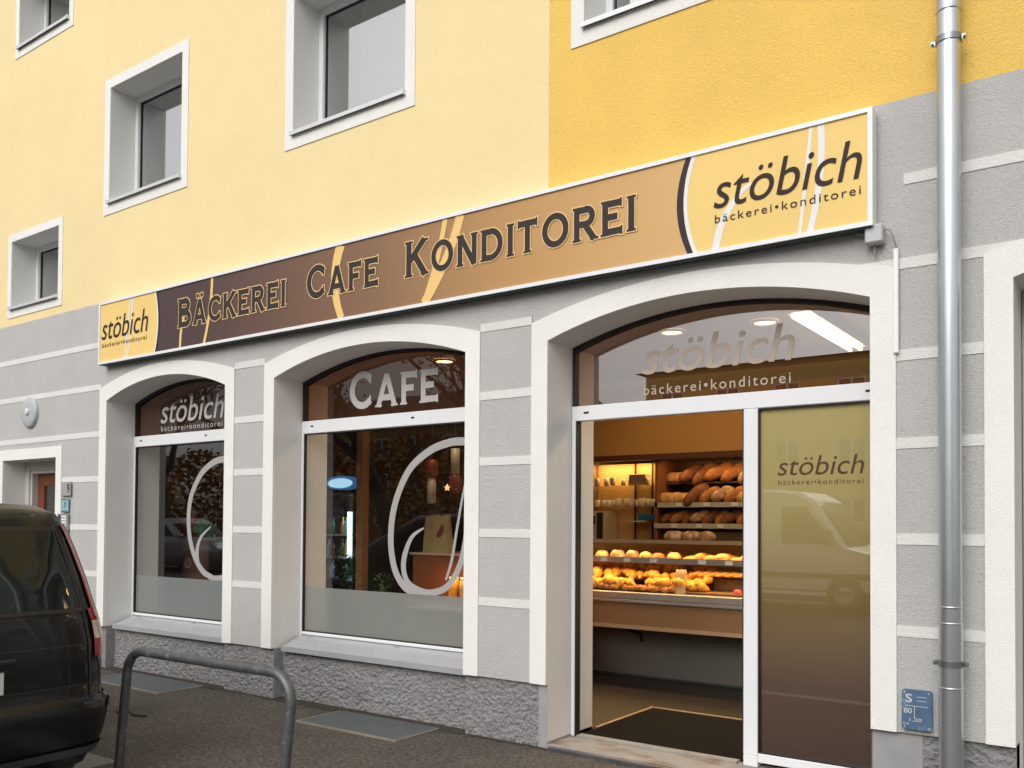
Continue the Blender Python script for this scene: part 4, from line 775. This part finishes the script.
for i, (x, y) in enumerate(((-5.70, 1.62), (-5.55, 1.60))):
    b = thing('paper_bag', ('yellow paper bag standing left on the orange cabinet', 'yellow paper bag with a red mark on the orange cabinet')[i], 'paper bag', (x, y, 1.216)); m = MB(); w_ = .09
    m.add([(x - w_, y - .05, 1.216), (x + w_, y - .05, 1.216), (x + w_, y + .05, 1.216), (x - w_, y + .05, 1.216), (x - w_ * .9, y - .02, 1.56), (x + w_ * .7, y - .02, 1.58), (x + w_ * .7, y + .02, 1.58), (x - w_ * .9, y + .02, 1.56)], [[0, 1, 5, 4], [1, 2, 6, 5], [2, 3, 7, 6], [3, 0, 4, 7], [0, 1, 2, 3]]); obj('bag', m, mat('yellow_paper', (.26, .18, .07), .6), b)
    if i: m = MB(); m.ribbon([(x - .04, 1.37), (x - .015, 1.40), (x + .005, 1.43), (x + .03, 1.49)], [.02, .05, .04, .015], y - .056); obj('mark', m, M_red, b)
cp_ = thing('potted_plant', 'red flowering plant seen through the script lettered window', 'plant', (-9.05, 1.3, FZ)); obj('stand', MB().lathe([(.15, 0), (.15, 1.25), (0, 1.25)], (-9.05, 1.3, FZ), 16), mat('stand_brown', (.2, .1, .06), .6), cp_)
m = MB(); random.seed(5)
for i in range(160):
    c = Vector((-9.08 + random.gauss(0, .06), 1.3 + random.gauss(0, .06), 1.42 + random.gauss(0, .06))); q = Vector((random.gauss(0, 1), random.gauss(0, 1), random.gauss(0, 1))).normalized() * .03; w_ = q.orthogonal().normalized() * .02; m.add([c - q, c + w_, c + q, c - w_], [[0, 1, 2, 3]])
obj('blossom', m, mat('red_petal', (.62, .06, .02), .5), cp_); m = MB()
for i in range(120):
    c = Vector((-8.90 + random.gauss(0, .05), 1.3 + random.gauss(0, .06), 1.40 + random.gauss(0, .06))); q = Vector((random.gauss(0, 1), random.gauss(0, 1), random.gauss(0, 1))).normalized() * .035; w_ = q.orthogonal().normalized() * .02; m.add([c - q, c + w_, c + q, c - w_], [[0, 1, 2, 3]])
obj('foliage', m, mat('fresh_leaf', (.06, .3, .05), .5), cp_)

# ------------------------------------------------------------------ parked cars
LV = [(.20,-.16,.78,.16),(.25,-.08,.84,.16),(.40,-.02,.895,.16),(.52,.0,.915,.16),(.60,-.004,.918,.16),(.64,-.035,.918,.18),(.80,-.04,.925,.19),(.95,-.055,.924,.19),(1.06,-.08,.915,.19),
(1.14,-.105,.90,.19),(1.30,-.15,.865,.18),(1.46,-.205,.825,.17),(1.58,-.25,.79,.16),(1.66,-.29,.755,.16),(1.71,-.40,.69,.2),(1.735,-.8,.40,.15)]
def lerp_lv(z):
    for i in range(len(LV) - 1):
        if z <= LV[i + 1][0]:
            t = max(0, (z - LV[i][0]) / (LV[i + 1][0] - LV[i][0])); return [LV[i][k] + (LV[i + 1][k] - LV[i][k]) * t for k in range(4)]
    return list(LV[-1])
def front_x(z):
    if z < .75: return -4.52 + .1 * max(0, .4 - z)
    if z < 1.0: return -4.50 + (z - .75) * 1.0
    if z < 1.1: return -4.25 + (z - 1.0) * 5.5
    return -3.70 + (z - 1.1) * 1.9
def ring(z, n=9):
    """plan outline of the body at height z, from mid tail round the right side to mid nose"""
    _, xr, w, r = lerp_lv(z); xf = front_x(z); pts = [(xr + .0, 0.0)]
    for i in range(1, 5): yy = (w - r) * i / 4; pts.append((xr - .03 * (yy / w) ** 2, yy))
    for i in range(1, n + 1):
        a = math.pi / 2 * i / n; pts.append((xr - .03 - (r * 1.15) * (1 - math.cos(a)), w - r + r * math.sin(a)))
    xs = pts[-1][0]
    for i in range(1, 25): pts.append((xs + (xf + .45 - xs) * i / 24, w * (1 - .02 * (i / 24) ** 2)))
    for i in range(1, n + 1):
        a = math.pi / 2 * i / n; pts.append((xf + .45 - .45 * math.sin(a), (w * .98 - .5) + .5 * math.cos(a)) if w > .66 else (xf + .45 - .45 * math.sin(a), w * .98 * math.cos(a)))
    pts.append((xf, 0.0)); return pts
def patch(i0, i1, z0, z1, off, nz=8, side=1, taper=None):
    """a piece that follows the body skin between ring positions i0..i1 and heights z0..z1, standing off it"""
    m = MB(); vs = []; cols = i1 - i0 + 1
    for j in range(nz + 1):
        z = z0 + (z1 - z0) * j / nz; rg = ring(z); 
        for i in range(i0, i1 + 1):
            p = Vector((rg[i][0], rg[i][1] * side, z)); a = rg[max(i - 1, 0)]; b = rg[min(i + 1, len(rg) - 1)]; tn = Vector((b[0] - a[0], (b[1] - a[1]) * side, 0)); nrm = Vector((tn.y, -tn.x, 0)) * side; nrm = nrm.normalized() if nrm.length else Vector((1, 0, 0)); vs.append(p + nrm * off)
    m.add(vs, [[j * cols + i, j * cols + i + 1, (j + 1) * cols + i + 1, (j + 1) * cols + i] for j in range(nz) for i in range(cols - 1)], 0, True); return m
def make_car(name, label, paint, at, rz, group):
    o = thing(name, label, 'car', (0, 0, 0), group)
    zs = []
    for i in range(len(LV) - 1): zs += [LV[i][0] + (LV[i + 1][0] - LV[i][0]) * k / 2 for k in range(2)]
    zs.append(LV[-1][0]); m = MB(); rings = []
    for z in zs:
        h_ = ring(z); full = [(x, y, z) for x, y in h_] + [(x, -y, z) for x, y in h_[-2:0:-1]]; rings.append(full)
    n = len(rings[0]); vs = [p for r in rings for p in r]
    m.add(vs, [[j * n + i, j * n + (i + 1) % n, (j + 1) * n + (i + 1) % n, (j + 1) * n + i] for j in range(len(rings) - 1) for i in range(n)], 0, True); m.add(rings[-1], [list(range(n))], 0, True); m.add(rings[0], [list(range(n))])
    obj('body', m, paint, o)
    M_cg = mat('car_glass', (.012, .018, .017), .03, spec=.32); M_trimb = mat('car_black_trim', (.012, .012, .013), .35)
    m = patch(0, 5, 1.13, 1.56, .006); b = patch(0, 5, 1.13, 1.56, .006, side=-1); m.add(b.v, b.f, 0, True); obj('rear_window', m, M_cg, o)
    m = MB()
    for s in (1, -1):
        for a, c in ((15, 20), (21, 27), (28, 34)): b = patch(a, c, 1.12, 1.5, .006, side=s); m.add(b.v, b.f, 0, True)
    obj('side_window', m, M_cg, o)
    m = MB()
    for s in (1, -1): b = patch(39, 47, 1.12, 1.55, .006, side=s); m.add(b.v, b.f, 0, True)
    obj('windscreen', m, M_cg, o)
    m = MB()
    for s in (1, -1): b = patch(0, 16, .33, .635, .012, side=s); m.add(b.v, b.f, 0, True)
    bm = obj('bumper', m, paint, o); m = MB()
    for s in (1, -1): b = patch(0, 14, .315, .36, .026, side=s, nz=3); m.add(b.v, b.f, 0, True); b = patch(8, 15, .55, .60, .022, side=s, nz=3); m.add(b.v, b.f, 0, True)
    obj('rub_strip', m, mat('bumper_trim', (.05, .05, .052), .4), bm)
    m = MB()
    for s in (1, -1):
        for zl in (.70, .92): b = patch(0, 5, zl, zl + .010, .004, side=s, nz=1); m.add(b.v, b.f)
    obj('tailgate_seam', m, M_black, o)
    for s in (1, -1):
        rg = [(ring(z)[5], z) for z in [.64 + .06 * k for k in range(17)]]
        obj('tailgate_seam', MB().tube([(p[0] + .006, p[1] * s, z) for p, z in rg], .006, 6), M_black, o)
    for z0_, z1_ in ((1.105, 1.129), (1.561, 1.585)):
        m = patch(0, 5, z0_, z1_, .008, nz=2); b = patch(0, 5, z0_, z1_, .008, side=-1, nz=2); m.add(b.v, b.f, 0, True); obj('window_seal', m, M_trimb, o)
    for s in (1, -1):
        m = patch(6, 13, .85, 1.12, .010, side=s, nz=10); b = patch(7, 12, 1.12, 1.60, .010, side=s); m.add(b.v, b.f, 0, True); tl = obj('tail_light', m, mat('red_lens', (.30, .008, .012), .15, coat=.4), o)
        b = patch(6, 9, .95, 1.05, .014, side=s); obj('clear_lens', b, mat('clear_lens', (.55, .50, .48), .15, coat=.5), tl); b = patch(7, 9, 1.075, 1.11, .0135, side=s); obj('clear_lens', b, mat('smoked_lens', (.30, .22, .22), .15, coat=.5), tl)
        m = patch(38, 43, .72, .92, .008, side=s); obj('headlight', m, mat('headlight_lens', (.6, .62, .64), .1, coat=.5), o)
    m = MB(); m.box(-.05, -.028, -.285, .285, .665 + .045, .785 + .045, bev=.003); pt = obj('number_plate', m, mat('plate_white', (.62, .62, .60), .45), o)
    m = MB(); m.box(-.0275, -.024, -.295, .295, .70, .71); m.box(-.0275, -.024, -.295, .295, .83, .84); obj('plate_holder', m, M_trimb, pt)
    m = MB(); m.box(-.06, -.02, -.35, .35, .86, .89, bev=.006); obj('handle_bar', m, M_trimb, o)
    m = MB(); m.tube([(-.12, .0, 1.10), (-.13, .22, 1.13), (-.14, .45, 1.12)], .009, 8); obj('rear_wiper', m, M_trimb, o)
    for s in (1, -1):
        m = MB(); m.box(-3.35, -3.2, s * .9, s * 1.07, 1.08, 1.20, bev=.03); obj('mirror', m, paint, o)
    for xx in (-.82, -3.62):
        for s in (1, -1):
            y_ = s * .80; k = s; m = MB(); m.lathe([(.20, .118 * k), (.30, .125 * k), (.325, .10 * k), (.33, 0), (.325, -.09 * k), (.2, -.09 * k)], (xx, y_, .33), 28, axis='y'); wh_ = obj('wheel', m, mat('tyre_rubber', (.02, .02, .02), .8), o)
            m = MB(); m.lathe([(.0, .10 * k), (.05, .115 * k), (.06, .09 * k), (.17, .10 * k), (.20, .12 * k)], (xx, y_, .33), 20, axis='y'); obj('rim', m, mat('alloy', (.4, .4, .42), .35, .8), wh_)
            m = MB(); m.lathe([(.335, .118 * k), (.375, .122 * k), (.38, .06 * k)], (xx, y_, .33), 28, axis='y'); obj('wheel_arch', m, M_trimb, o)
    o.location = at; o.rotation_euler = (0, 0, rz); return o
M_black_paint = mat('black_car_paint', (.006, .0065, .007), .28, coat=.22, spec=.3)
M_silver_paint = mat('silver_car_paint', (.35, .36, .38), .3, .6, coat=.8)
make_car('parked_car', 'black family car parked at the kerb on the left, seen from behind', M_black_paint, (-4.83, -3.035, -.12), 0, None)
make_car('parked_car', 'silver family car parked across the street', M_silver_paint, (-28.5, -12.3, -.12), math.pi, None)
# white panel van across the street
def make_van(at):
    o = thing('panel_van', 'white panel van parked across the street, mirrored in the gold glass panel', 'van', (0, 0, 0))
    pr = [(-2.7, .35), (2.45, .35), (2.6, .45), (2.62, .85), (2.45, 1.05), (1.75, 1.22), (1.15, 2.12), (.85, 2.28), (.4, 2.33), (-2.6, 2.33), (-2.72, 2.2), (-2.74, .5)]
    m = MB(); inset = .10; n = len(pr); c = (0, 1.2)
    for yy0, yy1, sc0, sc1 in ((-.98, -.88, .95, 1), (-.88, .88, 1, 1), (.88, .98, 1, .95)):
        A = [((p[0] - c[0]) * sc0 + c[0], yy0, (p[1] - c[1]) * sc0 + c[1]) for p in pr]; B = [((p[0] - c[0]) * sc1 + c[0], yy1, (p[1] - c[1]) * sc1 + c[1]) for p in pr]; m.add(A + B, [[i, (i + 1) % n, n + (i + 1) % n, n + i] for i in range(n)])
    t = tessellate_polygon([[Vector((p[0], p[1], 0)) for p in pr]])
    for yy in (-.98, .98): m.add([((p[0] - c[0]) * .95 + c[0], yy, (p[1] - c[1]) * .95 + c[1]) for p in pr], [list(k) for k in t])
    obj('body', m, mat('white_van_paint', (.82, .82, .82), .4, coat=.1), o); G_ = mat('van_glass', (.02, .022, .022), .15, spec=.2)
    for s in (-1, 1): obj('side_window', MB().prism([(.55, 1.28), (1.50, 1.28), (1.45, 1.42), (1.02, 1.98), (.55, 1.98)], s * .981, s * .988), G_, o)
    m = MB(); m.add([(1.76, -.80, 1.25), (1.76, .80, 1.25), (1.22, .72, 2.06), (1.22, -.72, 2.06)], [[0, 1, 2, 3]]); m.v = [(v[0] + .03, v[1], v[2] + .012) for v in m.v]; obj('windscreen', m, G_, o)
    for s in (-1, 1):
        obj('mirror', MB().box(1.42, 1.52, s * 1.0, s * 1.2, 1.25, 1.55, bev=.03), mat('van_black', (.03, .03, .03), .5), o); obj('side_strip', MB().box(-2.3, 2.2, s * .982, s * 1.0, .62, .72), MATS['van_black'], o); obj('headlight', MB().box(2.2, 2.61, s * .60, s * .9, .82, 1.02, bev=.03), mat('headlight_lens', (.6, .62, .64), .1), o)
        for xx in (-1.65, 1.75):
            m = MB(); m.lathe([(.2, .12 * s), (.32, .125 * s), (.35, .09 * s), (.35, -.1 * s)], (xx, s * .87, .35), 26, axis='y'); w_ = obj('wheel', m, mat('tyre_rubber', (.02, .02, .02), .8), o); m = MB(); m.lathe([(0, .10 * s), (.19, .115 * s), (.2, .125 * s)], (xx, s * .87, .35), 18, axis='y'); obj('rim', m, mat('steel_rim', (.35, .35, .36), .4, .6), w_)
    o.location = at
make_van((-6.45, -12.55, -.12))

# ------------------------------------------------------------------ across the street: houses and trees (seen as reflections)
def house(x0, x1, y, d, H, label, c, roof_h, cols, rows, wz0, dz):
    o = thing('apartment_house', label, 'building', ((x0 + x1) / 2, y, 0)); wl_ = mat('render_' + label.split()[0], c, .9, var=((.3, .05),))
    holes = []; px = (x1 - x0) / cols
    for r in range(rows):
        for k in range(cols): holes.append((x0 + px * (k + .5) - .75, x0 + px * (k + .5) + .75, wz0 + dz * r, wz0 + dz * r + 1.4))
    m = MB().sheet([(x0, 0), (x1, 0), (x1, H), (x0, H)], y, [rect(q) for q in holes]); m.box(x0, x1, y - d, y - d + .1, 0, H); m.box(x0, x0 + .1, y - d, y - .001, 0, H); m.box(x1 - .1, x1, y - d, y - .001, 0, H); m.box(x0 + .1, x1 - .1, y - 1.2, y - 1.1, 0, H); obj('wall', m, wl_, o)
    m = MB(); e_ = .5; m.add([(x0 - e_, y + e_, H), (x1 + e_, y + e_, H), (x1 + e_, y - d - e_, H), (x0 - e_, y - d - e_, H), (x0 + 2, y - d / 2, H + roof_h), (x1 - 2, y - d / 2, H + roof_h)], [[0, 1, 5, 4], [2, 3, 4, 5], [0, 3, 4], [1, 2, 5], [0, 1, 2, 3]]); rf_ = obj('roof', m, mat('brown_roof', (.13, .07, .05), .9, bumps=((6, .4, .05),)), o)
    m = MB(); m.box(x1 - 5, x1 - 3.8, y - d / 2 - 1, y - d / 2 - .3, H + roof_h * .5, H + roof_h + 1); obj('chimney', m, mat('chimney_brick', (.28, .14, .1), .9), rf_)
    for q in holes:
        f_ = MB().prism(rect(q), y - .12, y - .05, [rect((q[0] + .1, q[1] - .1, q[2] + .1, q[3] - .1))[::-1]]); f_.box((q[0] + q[1]) / 2 - .05, (q[0] + q[1]) / 2 + .05, y - .12, y - .05, q[2] + .1, q[3] - .1); w_ = obj('window', f_, M_white, o); obj('pane', MB().sheet(rect((q[0] + .1, q[1] - .1, q[2] + .1, q[3] - .1)), y - .1), mat('far_pane', (.06, .07, .08), .05), w_)
house(-25, 6, -43, 11, 10.6, 'yellow three storey apartment house across the street', (.66, .50, .17), .5, 9, 3, 1.6, 3.2)
house(12, 34, -40, 11, 10.5, 'grey three storey apartment house across the street', (.36, .34, .32), 3.6, 6, 3, 1.4, 3.1)
house(-66, -34, -46, 12, 9.0, 'ochre three storey apartment house across the street', (.45, .27, .10), 3.5, 9, 3, 1.2, 2.8)
M_bark = mat('bark', (.10, .075, .055), .95, bumps=((18, .8, .03),), var=((5, .2),))
def make_tree(x, y, H, seed, label):
    random.seed(seed); o = thing('street_tree', label, 'tree', (x, y, 0), 'trees across the street'); m = MB(); tips = []
    def grow(p, d, L, r, dep):
        n = 4; pts = [p]; q = Vector(p)
        for i in range(n):
            d = (d + Vector((random.gauss(0, .12), random.gauss(0, .12), random.gauss(.03, .08)))).normalized(); q = q + d * L / n; pts.append(q.copy())
        m.tube(pts, [r * (1 - .45 * i / n) for i in range(n + 1)], 7 if dep < 2 else 4, cap=False)
        if dep >= 2: tips.extend(pts[2:])
        if dep < 4:
            for k in range(random.randint(3, 4)):
                t_ = random.uniform(.45, 1); b_ = pts[min(n, int(t_ * n + .5))]; a = random.uniform(0, 6.28); dd = (d * random.uniform(.6, 1.1) + Vector((math.cos(a), math.sin(a), random.uniform(.0, .5))) * random.uniform(.5, .9)).normalized(); grow(b_, dd, L * random.uniform(.58, .78), r * random.uniform(.42, .58), dep + 1)
    grow(Vector((x, y, -.05)), Vector((0, 0, 1)), H * .36, H * .024, 0); obj('trunk', m, M_bark, o); cr = MB()
    for i in range(2600):
        c = random.choice(tips) + Vector((random.gauss(0, .25), random.gauss(0, .25), random.gauss(0, .2))); q = Vector((random.gauss(0, 1), random.gauss(0, 1), random.gauss(0, .6))).normalized() * random.uniform(.04, .09); w_ = q.orthogonal().normalized() * .045; cr.add([c - q, c + w_, c + q, c - w_], [[0, 1, 2, 3]])
    obj('crown', cr, mat('autumn_leaf', (.28, .16, .06), .7, var=((3, .4),)), o)
for a in ((-31.5, -15.0, 12, 11, 'bare branched tree behind the silver car across the street'), (-19.5, -15.2, 13, 12, 'bare tree with a wide crown between silver car and white van'), (-25.5, -15.0, 12, 13, 'bare tree left of the wide crowned one across the street'), (-15.6, -15.4, 12, 15, 'bare tree behind the tail of the white van'), (2.2, -15.3, 12, 14, 'bare tree right of the white van across the street')): make_tree(*a)
random.seed(3); hd_ = thing('hedge', 'tall brown beech hedge along the opposite pavement', 'hedge', (-27, -18.2, 0)); m = MB()
for i in range(13000):
    x = random.uniform(-42, -13); t_ = random.random(); zt = 4.4 + .6 * noise.noise((x * .4, 0, 0)) + .35 * noise.noise((x * 1.7, 3, 0)); c = Vector((x, -18.2 + random.uniform(-.6, .6) + .3 * noise.noise((x * .8, t_ * 3, 1)), .1 + zt * t_)); q = Vector((random.gauss(0, 1), random.gauss(0, 1), random.gauss(0, 1))).normalized() * random.uniform(.09, .17); w_ = q.orthogonal().normalized() * random.uniform(.06, .11); m.add([c - q, c + w_, c + q, c - w_], [[0, 1, 2, 3]])
obj('foliage', m, mat('beech_leaf', (.40, .22, .08), .7, var=((.6, .35), (3, .4))), hd_); m = MB()
for i in range(30): m.tube([(-42 + i, -18.2, -.05), (-42 + i + .1, -18.15, 1.5), (-42 + i, -18.2, 2.8)], [.05, .035, .015], 5)
obj('stems', m, M_bark, hd_)

# ------------------------------------------------------------------ light, sky, camera
SUN_EL, SUN_AZ = 38, 2                                   # azimuth measured from -y towards +x
w = bpy.data.worlds.new('World'); S.world = w; w.use_nodes = True; nt = w.node_tree; N = nt.nodes
bg = N['Background']; sky = N.new('ShaderNodeTexSky'); sky.sky_type = 'NISHITA'; sky.sun_disc = False; sky.sun_elevation = R(SUN_EL); sky.sun_rotation = R(180 - SUN_AZ); sky.air_density = 1.0; sky.dust_density = 6.0; sky.ozone_density = 1.0
hs_ = N.new('ShaderNodeHueSaturation'); hs_.inputs['Saturation'].default_value = .22; nt.links.new(sky.outputs[0], hs_.inputs['Color']); ga_ = N.new('ShaderNodeGamma'); ga_.inputs[1].default_value = .5; nt.links.new(hs_.outputs[0], ga_.inputs[0]); nt.links.new(ga_.outputs[0], bg.inputs[0]); bg.inputs[1].default_value = .15   # an even, veiled sky
sl = bpy.data.lights.new('Sun', 'SUN'); sl.energy = .5; sl.angle = R(40); sl.color = (1, .965, .91); so = bpy.data.objects.new('Sun', sl); COL.objects.link(so)
az = R(SUN_AZ); el = R(SUN_EL); dv = Vector((math.sin(az) * math.cos(el), -math.cos(az) * math.cos(el), math.sin(el))); so.rotation_euler = dv.to_track_quat('Z', 'Y').to_euler(); so.location = dv * 30
cam = bpy.data.cameras.new('Camera'); co = bpy.data.objects.new('Camera', cam); COL.objects.link(co); S.camera = co
cam.sensor_width = 36; cam.lens = 893.73 / 1024 * 36; cam.shift_y = (504.27 - 384) / 1024; cam.clip_end = 2000; cam.clip_start = .05
rt = Vector((.81214326, .58341917, .0067379)); dn_ = Vector((-.00715886, .02151144, -.99974297)); fw_ = Vector((-.58341415, .81188628, .02164699))
mw = Matrix.Identity(4)
for i in range(3): mw[i][0] = rt[i]; mw[i][1] = -dn_[i]; mw[i][2] = -fw_[i]
mw[0][3], mw[1][3], mw[2][3] = 0, -5, 1.5; co.matrix_world = mw
S.render.engine = 'CYCLES'; S.view_settings.view_transform = 'Standard'; S.view_settings.look = 'None'; S.view_settings.gamma = 1; S.view_settings.exposure = 1.58
S.cycles.max_bounces = 10; S.cycles.transparent_max_bounces = 16; S.cycles.sample_clamp_indirect = 6
